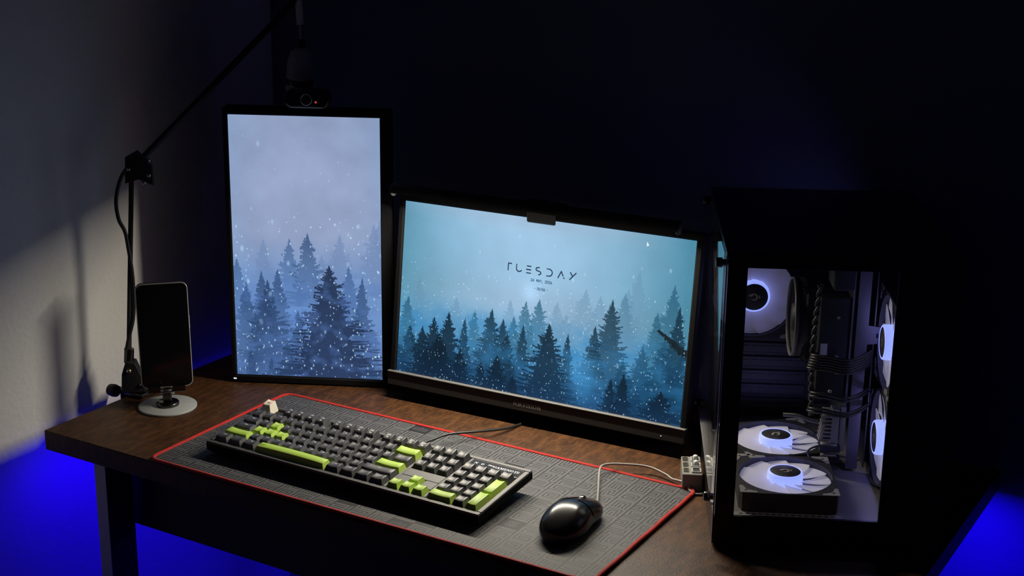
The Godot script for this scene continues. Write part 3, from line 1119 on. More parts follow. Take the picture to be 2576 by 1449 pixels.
	for i in 3:
		keys.append([1, 15.25 + i, 1, 1, "", "n"])
		keys.append([2, 15.25 + i, 1, 1, "", "n"])
		keys.append([5, 15.25 + i, 1, 1, "", "lime"])
	keys.append([4, 16.25, 1, 1, "", "lime"])
	for i in 4:
		keys.append([1, 18.5 + i, 1, 1, "", "k"])
	for r in [2, 3, 4]:
		for i in 3:
			keys.append([r, 18.5 + i, 1, 1, "", "k"])
	keys.append([2.5, 21.5, 1, 2, "", "lime"])
	keys.append([4.5, 21.5, 1, 2, "", "lime"])
	keys.append([5, 18.5, 2, 1, "", "lime"])
	keys.append([5, 20.5, 1, 1, "", "k"])
	var heights := [0.0108, 0.0104, 0.0094, 0.0088, 0.0088, 0.0094]
	var leans := [0.15, 0.13, 0.07, 0.03, 0.0, 0.0]
	var shapes := {}
	for a in keys:
		var row := int(ceil(a[0]))
		var hgt: float = heights[row] - 0.0008
		var lean: float = leans[row]
		var colour: String = a[5]
		if a[3] == 2:
			lean = 0.0
		if colour == "cream":
			hgt += 0.0055
		var id := "%d %.2f %d %s" % [row, a[2], a[3], "s" if colour == "space" else "c" if colour == "cream" else ""]
		if not shapes.has(id):
			shapes[id] = keycap(a[2], a[3], hgt, lean, -0.0009 if colour == "space" else 0.0011)
		var z: float = zrow.call(a[0])
		if a[3] == 2:
			z = (zrow.call(floor(a[0])) + zrow.call(ceil(a[0]))) / 2.0
		var m: Material = M.key_black
		if colour in ["lime", "space"]:
			m = M.key_lime
		elif colour == "cream":
			m = M.key_cream
		var cap := obj("keycap", shapes[id], m, k, Vector3((a[1] + a[2] / 2.0) * U, 0.0012, z))
		var rot := Vector3(-PI / 2 + lean, 0, 0)
		if a[4] != "":
			lettering(a[4], 0.0034 if a[4].length() < 3 else 0.0026, M.print_white, cap, Vector3(0.0, hgt - 0.00092 + 0.0024 * lean, -0.0034), rot, "legend")
		if colour == "f":
			part("icon", boxed(Vector3(0, 0, 0), Vector3(0.0034, 0.0004, 0.0014), 0.0001), M.print_white, cap, Vector3(-0.001, hgt - 0.00100 - 0.0026 * lean, 0.0016), Vector3(lean, 0, 0))  # plain white bar below the legend
		elif colour == "n":
			part("icon", boxed(Vector3(0, 0, 0), Vector3(0.0042, 0.0004, 0.0010), 0.0001), M.print_white, cap, Vector3(-0.0005, hgt - 0.00100 - 0.0030 * lean, 0.0020), Vector3(lean, 0, 0))  # plain white bar on the cap top
		elif colour == "cream":
			part("emblem", boxed(Vector3(0, 0, 0), Vector3(0.0042, 0.0004, 0.0016), 0.0001), M.print_red, cap, Vector3(-0.0005, hgt - 0.0009, -0.001), Vector3(lean, 0.4, 0))
		elif colour == "space":
			part("emblem", boxed(Vector3(0, 0, 0), Vector3(0.0090, 0.0003, 0.0022), 0.0001), M.print_dark_lime, cap, Vector3(-0.050, hgt + 0.00022, -0.001), Vector3(lean, 0, 0))
	# cable, from the back edge over the mat towards the monitor
	var inv := k.transform.affine_inverse()
	var pts := []
	for p in [Vector3(0.236, 0.017, -0.105), Vector3(0.240, 0.0175, -0.135), Vector3(0.246, 0.017, -0.165), Vector3(0.254, 0.017, -0.194), Vector3(0.276, 0.013, -0.231), Vector3(0.294, 0.006, -0.275), Vector3(0.300, 0.0022, -0.31), Vector3(0.306, 0.0022, -0.350)]:
		pts.append(inv * (p + Vector3(0, T, 0)))
	part("cable", tubed(curve(pts), 0.0019), M.cable_black, k)


func mouse_point(t: float, a: float, grow := 0.0) -> Vector3:
	# t: 0 tail .. 1 nose along -z; a: 0 right side .. PI left side over the top, below 0 and past PI the undercut flanks
	var L := 0.118
	var e := pow(maxf(0.0, 1.0 - pow(absf(t * 2.0 - 1.0), 2.7)), 0.44)
	var w := 0.0305 * e * (1.0 - 0.09 * exp(-pow((t - 0.58) / 0.18, 2.0)))
	var hh := 0.0265 * pow(maxf(0.0, sin(PI * clampf(0.03 + t * 0.90, 0, 1))), 0.62) * (1.0 - 0.42 * smoothstep(0.35, 1.05, t))
	var waist := 0.0105 - 0.002 * smoothstep(0.4, 1.0, t)
	var cx := cos(a)
	var sx := sin(a)
	var x := signf(cx) * pow(absf(cx), 0.80) * (w + grow)
	var y := waist + (pow(sx, 0.92) * (hh + grow) if sx > 0.0 else sx * waist * 1.25)
	return Vector3(x, maxf(y, 0.0) + 0.001, L * (0.5 - t))


func mouse_patch(t0: float, t1: float, a0: float, a1: float, nt: int, na: int, grow := 0.0) -> MB:
	var mb := MB.new()
	mb.smooth(1)
	for i in nt:
		for j in na:
			var ta := lerpf(t0, t1, float(i) / nt)
			var tb := lerpf(t0, t1, float(i + 1) / nt)
			var aa := lerpf(a0, a1, float(j) / na)
			var ab := lerpf(a0, a1, float(j + 1) / na)
			mb.quad(mouse_point(ta, aa, grow), mouse_point(tb, aa, grow), mouse_point(tb, ab, grow), mouse_point(ta, ab, grow))
	mb.smooth(-1)
	return mb


func build_mouse() -> void:
	var m := thing("computer_mouse", "glossy black wired mouse resting on the mat beside the keyboard", "mouse", Vector3(0.530, T + 0.0030, -0.050), deg_to_rad(4))
	var under := 0.93
	var mb := mouse_patch(0.0, 1.0, -under, PI + under, 44, 34)
	for i in 44:
		var a := mouse_point(i / 44.0, -under)
		var b := mouse_point((i + 1) / 44.0, -under)
		var c := mouse_point(i / 44.0, PI + under)
		var d := mouse_point((i + 1) / 44.0, PI + under)
		mb.quad(b, a, c, d)
	part("shell", mb, M.mouse_black, m)
	mb = MB.new()
	mb.box(Vector3(0, 0.0008, 0.030), Vector3(0.026, 0.0014, 0.018), 0.0004)
	mb.box(Vector3(0, 0.0008, -0.034), Vector3(0.026, 0.0014, 0.014), 0.0004)
	part("skates", mb, M.rubber, m)
	# the two buttons stand a hair proud of the shell, with a gap between
	part("left_button", mouse_patch(0.55, 0.985, PI / 2 + 0.10, PI - 0.25, 14, 8, 0.0007), M.mouse_black, m)
	part("right_button", mouse_patch(0.55, 0.985, 0.25, PI / 2 - 0.10, 14, 8, 0.0007), M.mouse_black, m)
	for t in [0.40, 0.53]:
		part("side_button", mouse_patch(t, t + 0.11, PI - 0.30, PI - 0.05, 5, 4, 0.0012), M.rubber, m)
	mb = MB.new()
	mb.xf = Transform3D(Basis(Vector3(0, 0, 1), PI / 2), mouse_point(0.76, PI / 2) + Vector3(0, -0.0055, 0))
	mb.lathe([Vector2(0, -0.0032), Vector2(0.0078, -0.0032), Vector2(0.0086, -0.0022), Vector2(0.0086, 0.0022), Vector2(0.0078, 0.0032), Vector2(0, 0.0032)], 28)
	part("scroll_wheel", mb, M.gun_metal, m)
	var inv := m.transform.affine_inverse()
	var pts := []
	for p in [Vector3(0.5335, 0.010, -0.106), Vector3(0.528, 0.0095, -0.122), Vector3(0.512, 0.0075, -0.155), Vector3(0.497, 0.0085, -0.185), Vector3(0.487, 0.013, -0.207), Vector3(0.486, 0.014, -0.222), Vector3(0.502, 0.013, -0.238), Vector3(0.534, 0.010, -0.256), Vector3(0.562, 0.007, -0.2525), Vector3(0.574, 0.0050, -0.2475), Vector3(0.582, 0.0055, -0.2455), Vector3(0.5905, 0.0060, -0.2440)]:
		pts.append(inv * (p + Vector3(0, T, 0)))
	part("cable", tubed(curve(pts), 0.0016), M.cable_grey, m)


# ---------------------------------------------------------------- phone, stand, microphone arm
func build_phone() -> void:
	var s := thing("phone_stand", "round grey metal phone stand under the phone", "phone stand", Vector3(-0.183, T, -0.092), deg_to_rad(44.4))
	part("base_disc", lathed([Vector2(0, 0), Vector2(0.0425, 0), Vector2(0.0430, 0.0008), Vector2(0.0430, 0.0030), Vector2(0.0422, 0.0036), Vector2(0, 0.0036)], 56), M.disc_grey, s)
	part("pivot_disc", lathed([Vector2(0, 0.0036), Vector2(0.0165, 0.0036), Vector2(0.0172, 0.0050), Vector2(0.0168, 0.0062), Vector2(0.0172, 0.0075), Vector2(0.0160, 0.0092), Vector2(0, 0.0095)], 40), M.gun_metal, s)
	var mb := MB.new()
	mb.box(Vector3(0, 0.017, 0.0), Vector3(0.013, 0.017, 0.009), 0.0015)
	mb.box(Vector3(0, 0.027, -0.010), Vector3(0.012, 0.005, 0.022), 0.0015)
	mb.box(Vector3(0, 0.034, -0.0185), Vector3(0.012, 0.020, 0.005), 0.0015)
	part("post", mb, M.gun_metal, s)
	mb = MB.new()
	mb.xf = Transform3D(Basis(Vector3(0, 0, 1), PI / 2), Vector3(0, 0.0245, 0.0))
	mb.lathe([Vector2(0, -0.011), Vector2(0.0045, -0.011), Vector2(0.0045, 0.011), Vector2(0, 0.011)], 20)
	part("hinge_pin", mb, M.steel, s)
	mb = MB.new()
	mb.box(Vector3(0, 0.060, -0.0155), Vector3(0.052, 0.062, 0.003), 0.001)
	part("back_plate", mb, M.gun_metal, s)
	for x in [-0.018, 0.018]:
		mb = MB.new()
		mb.box(Vector3(x, 0.0285, 0.000), Vector3(0.019, 0.003, 0.022), 0.001)
		mb.box(Vector3(x, 0.0320, 0.0108), Vector3(0.019, 0.009, 0.002), 0.0007)
		part("lip", mb, M.gun_metal, s)
	var p := thing("phone", "dark smartphone with its screen off propped on the round stand", "phone", Vector3(-0.1865, T + 0.1115, -0.0965))
	p.rotation = Vector3(deg_to_rad(-2.0), deg_to_rad(44.4), deg_to_rad(0.5))
	mb = MB.new()
	mb.prism(rounded(0.0745, 0.160, 0.009), -0.0045, 0.0035, 0.001)
	part("case", mb, M.soft_black, p)
	var path := []
	var o := rounded(0.0735, 0.159, 0.009)
	for i in o.size() + 1:
		var v: Vector2 = o[i % o.size()]
		path.append(Vector3(v.x, v.y, 0.0030))
	part("rim", tubed(path, 0.00095, 8), M.phone_rim, p)
	mb = MB.new()
	mb.prism(rounded(0.0712, 0.1568, 0.008), 0.0030, 0.0042)
	part("screen", mb, M.gloss_black, p)
	mb = MB.new()
	mb.box(Vector3(0.0375, 0.018, 0.0), Vector3(0.0012, 0.020, 0.003), 0.0003)
	part("side_key", mb, M.phone_rim, p)


func build_mic_arm() -> void:
	var a := thing("microphone_boom", "black jointed microphone arm clamped to the desk edge behind the phone", "boom arm", Vector3(-0.262, T, -0.104))
	# clamp: bracket on the desk, jaw below, screw with knob outside the desk edge
	var mb := MB.new()
	mb.box(Vector3(-0.003, 0.004, -0.008), Vector3(0.056, 0.006, 0.040), 0.001)
	mb.box(Vector3(-0.0195, -0.025, -0.006), Vector3(0.004, 0.060, 0.034), 0.001)
	mb.box(Vector3(0.002, -0.056, -0.006), Vector3(0.046, 0.004, 0.034), 0.001)
	part("clamp", mb, M.gun_metal, a)
	mb = MB.new()
	mb.tube([Vector3(0.006, -0.085, -0.006), Vector3(0.006, -0.0335, -0.006)], 0.004, 12)
	mb.box(Vector3(0.006, -0.088, -0.006), Vector3(0.030, 0.007, 0.008), 0.002)
	part("clamp_screw", mb, M.black_plastic, a)
	mb = MB.new()
	mb.xf = Transform3D(Basis(Vector3(0, 0, 1), PI / 2), Vector3(-0.026, 0.007, 0.018))
	mb.lathe([Vector2(0, -0.006), Vector2(0.009, -0.006), Vector2(0.010, 0.0), Vector2(0.009, 0.008), Vector2(0, 0.008)], 14)
	part("knob", mb, M.rubber, a)
	# bracket: two cheeks with bolts
	var turn := Basis(Vector3.UP, deg_to_rad(40))
	mb = MB.new()
	mb.xf = Transform3D(turn, Vector3(0, 0.007, 0))
	mb.prism(PackedVector2Array([Vector2(-0.019, 0), Vector2(0.017, 0), Vector2(0.017, 0.012), Vector2(0.004, 0.047), Vector2(-0.010, 0.050), Vector2(-0.017, 0.030)]), -0.011, 0.011, 0.001)
	part("bracket", mb, M.soft_black, a)
	for p in [Vector3(-0.006, 0.035, 0.011), Vector3(0.012, 0.012, 0.011)]:
		mb = MB.new()
		mb.xf = Transform3D(turn, Vector3(0, 0.007, 0)) * Transform3D(Basis(Vector3.RIGHT, PI / 2), p)
		mb.lathe([Vector2(0.0038, 0), Vector2(0.0038, 0.0012), Vector2(0.0026, 0.0028), Vector2(0, 0.0034)], 18)
		part("bolt", mb, M.brass if p.y > 0.02 else M.steel, a)
	var foot := Vector3(-0.006, 0.052, 0.003)
	var elbow := Vector3(0.009, 0.350, -0.013)
	mb = MB.new()
	mb.tube([foot, foot + (elbow - foot).normalized() * 0.022], 0.0075, 14)
	part("socket", mb, M.gun_metal, a)
	mb = MB.new()
	mb.tube([foot + (elbow - foot) * 0.05, elbow], 0.0052, 4)
	part("lower_arm", mb, M.soft_black, a)
	mb = MB.new()
	mb.xf = Transform3D(turn, elbow)
	mb.prism(PackedVector2Array([Vector2(-0.010, -0.020), Vector2(0.010, -0.014), Vector2(0.031, -0.024), Vector2(0.030, 0.004), Vector2(0.010, 0.028), Vector2(-0.008, 0.018)]), -0.006, 0.006, 0.001)
	part("elbow_plate", mb, M.soft_black, a)
	for p in [Vector3(-0.004, 0.002, 0.006), Vector3(0.0245, 0.013, 0.0), Vector3(0.0245, -0.008, 0.006), Vector3(0.017, -0.0185, 0.006)]:
		mb = MB.new()
		mb.xf = Transform3D(turn, elbow) * Transform3D(Basis(Vector3.RIGHT, PI / 2), p)
		mb.lathe([Vector2(0.0032, -0.002), Vector2(0.0032, 0.0012), Vector2(0.0022, 0.0026), Vector2(0, 0.0030)], 16)
		part("bolt", mb, M.steel, a)
	var tip := Vector3(-0.129 + 0.262, 0.588, -0.36 + 0.104)
	mb = MB.new()
	var dir := (tip - elbow).normalized()
	mb.tube([elbow + dir * 0.015, tip], 0.0050, 4)
	part("upper_arm", mb, M.soft_black, a)
	mb = MB.new()
	mb.tube([tip + Vector3(0, 0.010, 0), tip + Vector3(0.003, -0.040, 0.0)], 0.0056, 16)
	part("drop_tube", mb, M.tube_beige, a)
	mb = MB.new()
	mb.tube([tip + Vector3(0.003, -0.040, 0.0), tip + Vector3(0.004, -0.062, 0)], 0.0030, 12)
	part("thread", mb, M.steel, a)
	var rel := Vector3(-0.262, 0, -0.104)
	var pts := []
	for p in [Vector2(330, 410), Vector2(305, 446), Vector2(292, 500), Vector2(298, 550), Vector2(314, 582), Vector2(322, 620), Vector2(334, 700), Vector2(336, 790), Vector2(324, 850), Vector2(318, 880)]:
		# the cable hangs along the lower arm, in the upright plane of that arm
		pts.append(at_arm(p) - Vector3(0, T, 0) - rel)
	part("cable", tubed(curve(pts), 0.0030), M.cable_black, a)
	var m := thing("microphone", "dim grey microphone hanging from the arm above the tall monitor", "microphone", Vector3(-0.262, T, -0.104) + tip + Vector3(-0.006, -0.1685, 0.0))
	m.rotation = Vector3(0, 0, deg_to_rad(-6))
	part("body", lathed([Vector2(0, 0.000), Vector2(0.014, 0.002), Vector2(0.019, 0.010), Vector2(0.0205, 0.030), Vector2(0.0205, 0.070), Vector2(0.017, 0.086), Vector2(0.008, 0.094), Vector2(0, 0.0945)], 36), M.mic_grey, m)
	part("collar", lathed([Vector2(0.0207, 0.036), Vector2(0.0218, 0.038), Vector2(0.0218, 0.044), Vector2(0.0207, 0.046)], 36), M.gun_metal, m)
	part("mount", lathed([Vector2(0, 0.094), Vector2(0.006, 0.094), Vector2(0.006, 0.106), Vector2(0, 0.106)], 16), M.soft_black, m)


func at_arm(p: Vector2) -> Vector3:
	# where the sight line through a pixel meets the upright plane of the lower arm
	var cam := CAM_AT
	var n := Vector3(cam.x + 0.262, 0, cam.z + 0.110)
	var b := Basis.from_euler(CAM_TURN)
	var d := b * Vector3((p.x - 1288.0) / FOCAL, -(p.y - 724.5) / FOCAL, -1.0)
	var t := (Vector3(-0.262, T, -0.104) - cam).dot(n) / d.dot(n)
	return cam + d * t


# ---------------------------------------------------------------- the small box by the glass
func build_socket_box() -> void:
	var b := thing("socket_box", "small grey box with slots and clear knobs beside the glass case", "box", Vector3(0.5974, T, -0.2293), deg_to_rad(26.7))
	# local: x right along the front, -z back
	var w := 0.0260
	var d := 0.0600
	var h := 0.0240
	part("body", boxed(Vector3(w / 2, h / 2, -d / 2), Vector3(w, h, d), 0.0008), M.box_grey, b)
	for i in 3:
		var z := -0.012 - i * 0.0185
		var mb := MB.new()
		mb.box(Vector3(0.0050, h + 0.0002, z), Vector3(0.0055, 0.0006, 0.012))
		part("slot", mb, M.soft_black, b)
		mb = MB.new()
		for x in [0.0018, 0.0082]:
			mb.box(Vector3(x, h + 0.0004, z), Vector3(0.0011, 0.0010, 0.0120))
		mb.box(Vector3(0.0050, h + 0.0004, z - 0.0066), Vector3(0.0055, 0.0010, 0.0011))
		part("contact", mb, M.brass, b)
		mb = MB.new()
		for x in [0.0132, 0.0238]:
			mb.box(Vector3(x, h + 0.0010, z), Vector3(0.0018, 0.0022, 0.0148), 0.0003)
		for s in [-1, 1]:
			mb.box(Vector3(0.0185, h + 0.0010, z + s * 0.0068), Vector3(0.0124, 0.0022, 0.0016), 0.0003)
		part("frame", mb, M.disc_grey, b)
		mb = MB.new()
		mb.box(Vector3(0.0185, h + 0.0003, z), Vector3(0.0084, 0.0006, 0.0116))
		part("well", mb, M.soft_black, b)
		if i > 0:
			mb = MB.new()
			mb.xf = Transform3D(Basis.IDENTITY, Vector3(0.0185, h, z))
			mb.lathe([Vector2(0.0034, 0), Vector2(0.0034, 0.0055), Vector2(0.0026, 0.0068), Vector2(0, 0.0072)], 18)
			part("knob", mb, M.clear_stem, b)
	part("lead", tubed(curve([Vector3(0.0085, 0.0060, 0.0), Vector3(0.0100, 0.0045, 0.008), Vector3(0.0155, 0.0024, 0.0125), Vector3(0.0215, 0.0020, 0.0130), Vector3(0.0262, 0.0020, 0.0115)]), 0.0016), M.cable_grey, b)


# ---------------------------------------------------------------- the computer case
func fan_frame() -> ArrayMesh:
	var mb := MB.new()
	var n := 48
	var r := 0.0575
	var h := 0.06
	for i in n:
		var a := TAU * i / n
		var b := TAU * (i + 1) / n
		var q := []
		for t in [a, b]:
			var c := Vector2(cos(t), sin(t))
			var s := h / maxf(absf(c.x), absf(c.y))
			var o := c * minf(s, 0.0800)
			q.append([c * r, o])
		for y in [[0.0125, 1], [-0.0125, -1]]:
			var f := [Vector3(q[0][0].x, y[0], q[0][0].y), Vector3(q[0][1].x, y[0], q[0][1].y), Vector3(q[1][1].x, y[0], q[1][1].y), Vector3(q[1][0].x, y[0], q[1][0].y)]
			mb.face(f, Vector3(f[0].x, 0, f[0].z))
		for k in 2:
			var f2 := [Vector3(q[0][k].x, -0.0125, q[0][k].y), Vector3(q[1][k].x, -0.0125, q[1][k].y), Vector3(q[1][k].x, 0.0125, q[1][k].y), Vector3(q[0][k].x, 0.0125, q[0][k].y)]
			mb.face(f2, Vector3.ZERO if k == 1 else Vector3(q[0][0].x, 0, q[0][0].y) * 1.5)
	return mb.done()


func fan_blade() -> ArrayMesh:
	var mb := MB.new()
	mb.smooth(1)
	var nr := 6
	var na := 8
	var g := [[], []]
	for s in 2:
		for i in nr + 1:
			var row := []
			var t := float(i) / nr
			var r := lerpf(0.0212, 0.0560, t)
			for j in na + 1:
				var f := float(j) / na
				var a := deg_to_rad(lerpf(0.0, 40.0, f) + 18.0 * t)
				var y := lerpf(0.0085, -0.0065, f) * lerpf(0.32, 0.28, t) + 0.0050 + (0.0005 if s == 0 else -0.0005)
				row.append(Vector3(r * cos(a), y, -r * sin(a)))
			g[s].append(row)
	for i in nr:
		for j in na:
			mb.quad(g[0][i][j], g[0][i + 1][j], g[0][i + 1][j + 1], g[0][i][j + 1])
			mb.quad(g[1][i][j + 1], g[1][i + 1][j + 1], g[1][i + 1][j], g[1][i][j])
	mb.smooth(-1)
	for i in nr:
		mb.quad(g[1][i][0], g[1][i + 1][0], g[0][i + 1][0], g[0][i][0])
		mb.quad(g[0][i][na], g[0][i + 1][na], g[1][i + 1][na], g[1][i][na])
	for j in na:
		mb.quad(g[0][nr][j], g[1][nr][j], g[1][nr][j + 1], g[0][nr][j + 1])
	return mb.done()


var fan_parts := {}


func build_fan(parent: Node3D, at: Vector3, turn: Basis, energy: float, emblem_turn := 0.0) -> void:
	if fan_parts.is_empty():
		fan_parts.frame = fan_frame()
		fan_parts.blade = fan_blade()
		fan_parts.ring = lathed([Vector2(0.0205, -0.006), Vector2(0.0218, -0.004), Vector2(0.0218, 0.0145), Vector2(0.0210, 0.0168), Vector2(0.0196, 0.0176), Vector2(0.0188, 0.0172)], 44).done()
		fan_parts.cap = lathed([Vector2(0.0190, 0.0150), Vector2(0.0190, 0.0168), Vector2(0.0184, 0.0172), Vector2(0, 0.0174)], 40).done()
		fan_parts.motor = lathed([Vector2(0.0190, -0.0125), Vector2(0.0190, -0.0065), Vector2(0, -0.0065)], 32).done()
		var mb := MB.new()
		mb.xf = Transform3D(Basis(Vector3.RIGHT, -PI / 2), Vector3(0, 0.0175, 0))
		var o := PackedVector2Array()
		for i in 15:
			o.append(Vector2.from_angle(lerpf(-2.5, 2.2, i / 14.0)) * 0.0052)
		for i in 15:
			o.append(Vector2(-0.0006, 0.0) + Vector2.from_angle(lerpf(2.0, -2.3, i / 14.0)) * 0.0036)
		mb.prism(o, 0, 0.0002)
		mb.prism(PackedVector2Array([Vector2(-0.0085, 0.0012), Vector2(-0.0030, 0.0005), Vector2(-0.0005, 0.0030), Vector2(-0.0040, 0.0048)]), 0, 0.0002)
		mb.prism(PackedVector2Array([Vector2(0.0066, -0.0028), Vector2(0.0086, 0.0), Vector2(0.0068, 0.0030), Vector2(0.0062, 0.0)]), 0, 0.0002)
		fan_parts.emblem = mb.done()
	var f := Node3D.new()
	f.name = "led_fan"
	parent.add_child(f, true)
	f.transform = Transform3D(turn, at)
	obj("fan_frame", fan_parts.frame, M.fan_body, f)
	for x in [-1, 1]:
		for z in [-1, 1]:
			var pad := MB.new()
			pad.prism(PackedVector2Array([Vector2(0, 0), Vector2(0.0205, 0), Vector2(0.0205, -0.004), Vector2(0.0085, -0.0085), Vector2(0.004, -0.0205), Vector2(0, -0.0205)]), 0, 0.0008)
			var o := part("corner_pad", pad, M.fan_frame, f)
			o.transform = Transform3D(Basis(Vector3(-x, 0, 0), Vector3(0, 0, z), Vector3(0, 1, 0)), Vector3(x * 0.0595, 0.0123, z * 0.0595))
	obj("fan_motor", fan_parts.motor, M.fan_body, f)
	for i in 11:
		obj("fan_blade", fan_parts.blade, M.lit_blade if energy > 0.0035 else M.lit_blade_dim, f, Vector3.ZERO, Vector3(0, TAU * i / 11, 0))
	obj("led_ring", fan_parts.ring, M.led_white_blue, f)
	obj("hub_cap", fan_parts.cap, M.fan_body, f)
	obj("hub_emblem", fan_parts.emblem, M.print_grey, f, Vector3.ZERO, Vector3(0, emblem_turn, 0))
	for x in [-1, 1]:
		for z in [-1, 1]:
			obj("screw", lathed([Vector2(0.0030, 0.0124), Vector2(0.0030, 0.0130), Vector2(0, 0.0133)], 12).done(), M.soft_black, f, Vector3(x * 0.0525, 0, z * 0.0525))
	var l := OmniLight3D.new()
	l.name = "fan_led"
	l.light_color = Color(0.58, 0.56, 1.0)
	l.light_energy = energy
	l.light_size = 0.008
	l.omni_range = 2.0
	l.omni_attenuation = 2.0
	l.shadow_enabled = true
	l.position = Vector3(0, 0.0105, 0)
	f.add_child(l)


func build_case() -> void:
	var p := thing("computer_case", "black glass-fronted computer case with glowing fans at the desk's end", "computer", Vector3(0.697, T, -0.097), deg_to_rad(26.7))
	# local: x to the right along the front, y up, -z into the case
	var W := 0.268
	var H := 0.370
	var D := 0.345
	var mb := MB.new()
	# base with a rounded front lip, solid right side, back, roof
	var prof := PackedVector2Array([Vector2(-0.002, 0.006), Vector2(0.0005, 0.014), Vector2(0.0005, 0.0405), Vector2(-D, 0.0405), Vector2(-D, 0.003), Vector2(-0.02, 0.003), Vector2(-0.008, 0.0035)])
	mb.xf = Transform3D(Basis(Vector3(0, 0, 1), Vector3(0, 1, 0), Vector3(-1, 0, 0)), Vector3(W, 0, 0))
	mb.prism(prof, 0.0, W)
	part("base", mb, M.case_black, p)
	for x in [0.03, W - 0.03]:
		for z in [-0.04, -D + 0.04]:
			part("foot", lathed([Vector2(0, 0), Vector2(0.012, 0), Vector2(0.012, 0.0034), Vector2(0, 0.0034)], 18), M.rubber, p, Vector3(x, 0, z))
	part("roof", boxed(Vector3(W / 2, H - 0.004, -D / 2), Vector3(W, 0.008, D), 0.001), M.case_black, p)
	part("right_panel", boxed(Vector3(W - 0.003, H / 2 + 0.016, -D / 2), Vector3(0.006, H - 0.048, D - 0.002)), M.case_black, p)
	# back wall with its opening for the rear fan and the slot covers
	mb = MB.new()
	var bz := -D + 0.002
	mb.box(Vector3(W / 2, 0.325, bz), Vector3(W, 0.078, 0.003))
	mb.box(Vector3(0.197, 0.163, bz), Vector3(0.142, 0.246, 0.003))
	mb.box(Vector3(0.0025, 0.163, bz), Vector3(0.005, 0.246, 0.003))
	mb.box(Vector3(0.066, 0.1005, bz), Vector3(0.120, 0.120, 0.003))
	part("back_wall", mb, M.case_inner, p)
	for i in 5:
		mb = MB.new()
		mb.box(Vector3(0.086, 0.062 + i * 0.0205, bz + 0.0032), Vector3(0.118, 0.0150, 0.0028), 0.001)
		for k in 9:
			mb.box(Vector3(0.036 + k * 0.0122, 0.062 + i * 0.0205, bz + 0.0050), Vector3(0.0085, 0.0050, 0.0012))
		part("slot_cover", mb, M.slot_metal, p)
	# rear left post
	part("rear_post", boxed(Vector3(0.006, H / 2 + 0.016, -D + 0.012), Vector3(0.008, H - 0.048, 0.022), 0.001), M.tray_metal, p)
	# front: black printed frame round the window, then the pane
	mb = MB.new()
	var wx0 := 0.0245
	var wx1 := 0.1950
	var wy0 := 0.0425
	var wy1 := 0.3515
	mb.box(Vector3(wx0 / 2 + 0.001, H / 2 + 0.020, -0.0025), Vector3(wx0 - 0.002, H - 0.040, 0.004))
	mb.box(Vector3((wx1 + W) / 2, H / 2 + 0.020, -0.0025), Vector3(W - wx1, H - 0.040, 0.004))
	mb.box(Vector3((wx0 + wx1) / 2, (wy1 + H) / 2, -0.0025), Vector3(wx1 - wx0, H - wy1, 0.004))
	mb.box(Vector3((wx0 + wx1) / 2, (wy0 + 0.0400) / 2, -0.0025), Vector3(wx1 - wx0, wy0 - 0.0400, 0.004))
	part("front_border", mb, M.case_black, p)
	part("front_glass", boxed(Vector3((wx0 + wx1) / 2, (wy0 + wy1) / 2, -0.0020), Vector3(wx1 - wx0, wy1 - wy0, 0.003)), M.smoked_glass, p)
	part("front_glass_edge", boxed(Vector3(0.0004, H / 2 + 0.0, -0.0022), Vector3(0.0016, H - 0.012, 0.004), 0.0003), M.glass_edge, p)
	# left side glass on stand-off screws
	part("side_glass", boxed(Vector3(-0.0015, 0.2115, -D / 2 - 0.002), Vector3(0.003, 0.313, D - 0.008)), M.clear_glass, p)
	part("side_glass_edge", boxed(Vector3(-0.0015, 0.0543, -D / 2 - 0.002), Vector3(0.003, 0.0008, D - 0.008)), M.fan_blade, p)
	for y in [0.062, 0.354]:
		for z in [-0.012, -D + 0.016]:
			mb = MB.new()
			mb.xf = Transform3D(Basis(Vector3(0, 0, 1), PI / 2), Vector3(-0.003, y, z))
			mb.lathe([Vector2(0, -0.004), Vector2(0.0040, -0.004), Vector2(0.0040, 0.001), Vector2(0.0058, 0.001), Vector2(0.0058, 0.0075), Vector2(0.0050, 0.0085), Vector2(0, 0.0085)], 20)
			part("thumb_screw", mb, M.gun_metal, p)
	# floor of the chamber, with a perforated strip along the front and left
	part("chamber_floor", boxed(Vector3(0.131, 0.0412, -D / 2), Vector3(0.262, 0.0012, D - 0.012)), M.floor_metal, p)
	mb = MB.new()
	for i in 15:
		mb.box(Vector3(0.034 + i * 0.0078, 0.0421, -0.0105), Vector3(0.0048, 0.0006, 0.0030))
	for i in 12:
		for k in 2:
			mb.box(Vector3(0.0145 + k * 0.006, 0.0421, -0.016 - i * 0.0075), Vector3(0.0028, 0.0006, 0.0045))
	part("vent_holes", mb, M.soft_black, p).set_meta("kind", "stuff")
	part("vent_rim", boxed(Vector3(0.084, 0.0419, -0.0105), Vector3(0.140, 0.0006, 0.0095)), M.fan_frame, p)
	# fans: two lying on the floor, two upright at the right, one in the back wall
	build_fan(p, Vector3(0.0920, 0.0545, -0.0760), Basis.IDENTITY, 0.0042, 0.2)
	build_fan(p, Vector3(0.0920, 0.0545, -0.1970), Basis(Vector3.UP, 0.3), 0.0042, 0.6)
	var left := Basis(Vector3(0, 0, 1), PI / 2)
	build_fan(p, Vector3(0.2170, 0.2370, -0.0960), left, 0.0042)
	build_fan(p, Vector3(0.2170, 0.1130, -0.0960), left * Basis(Vector3.UP, 0.35), 0.0042)
	build_fan(p, Vector3(0.0640, 0.2250, -D + 0.0165), Basis(Vector3.RIGHT, PI / 2), 0.0030)
	# tray with its front flange and a cable tab
	mb = MB.new()
	mb.box(Vector3(0.200, 0.205, -0.245), Vector3(0.0015, 0.315, 0.185))
	part("tray", mb, M.case_inner, p)
	mb = MB.new()
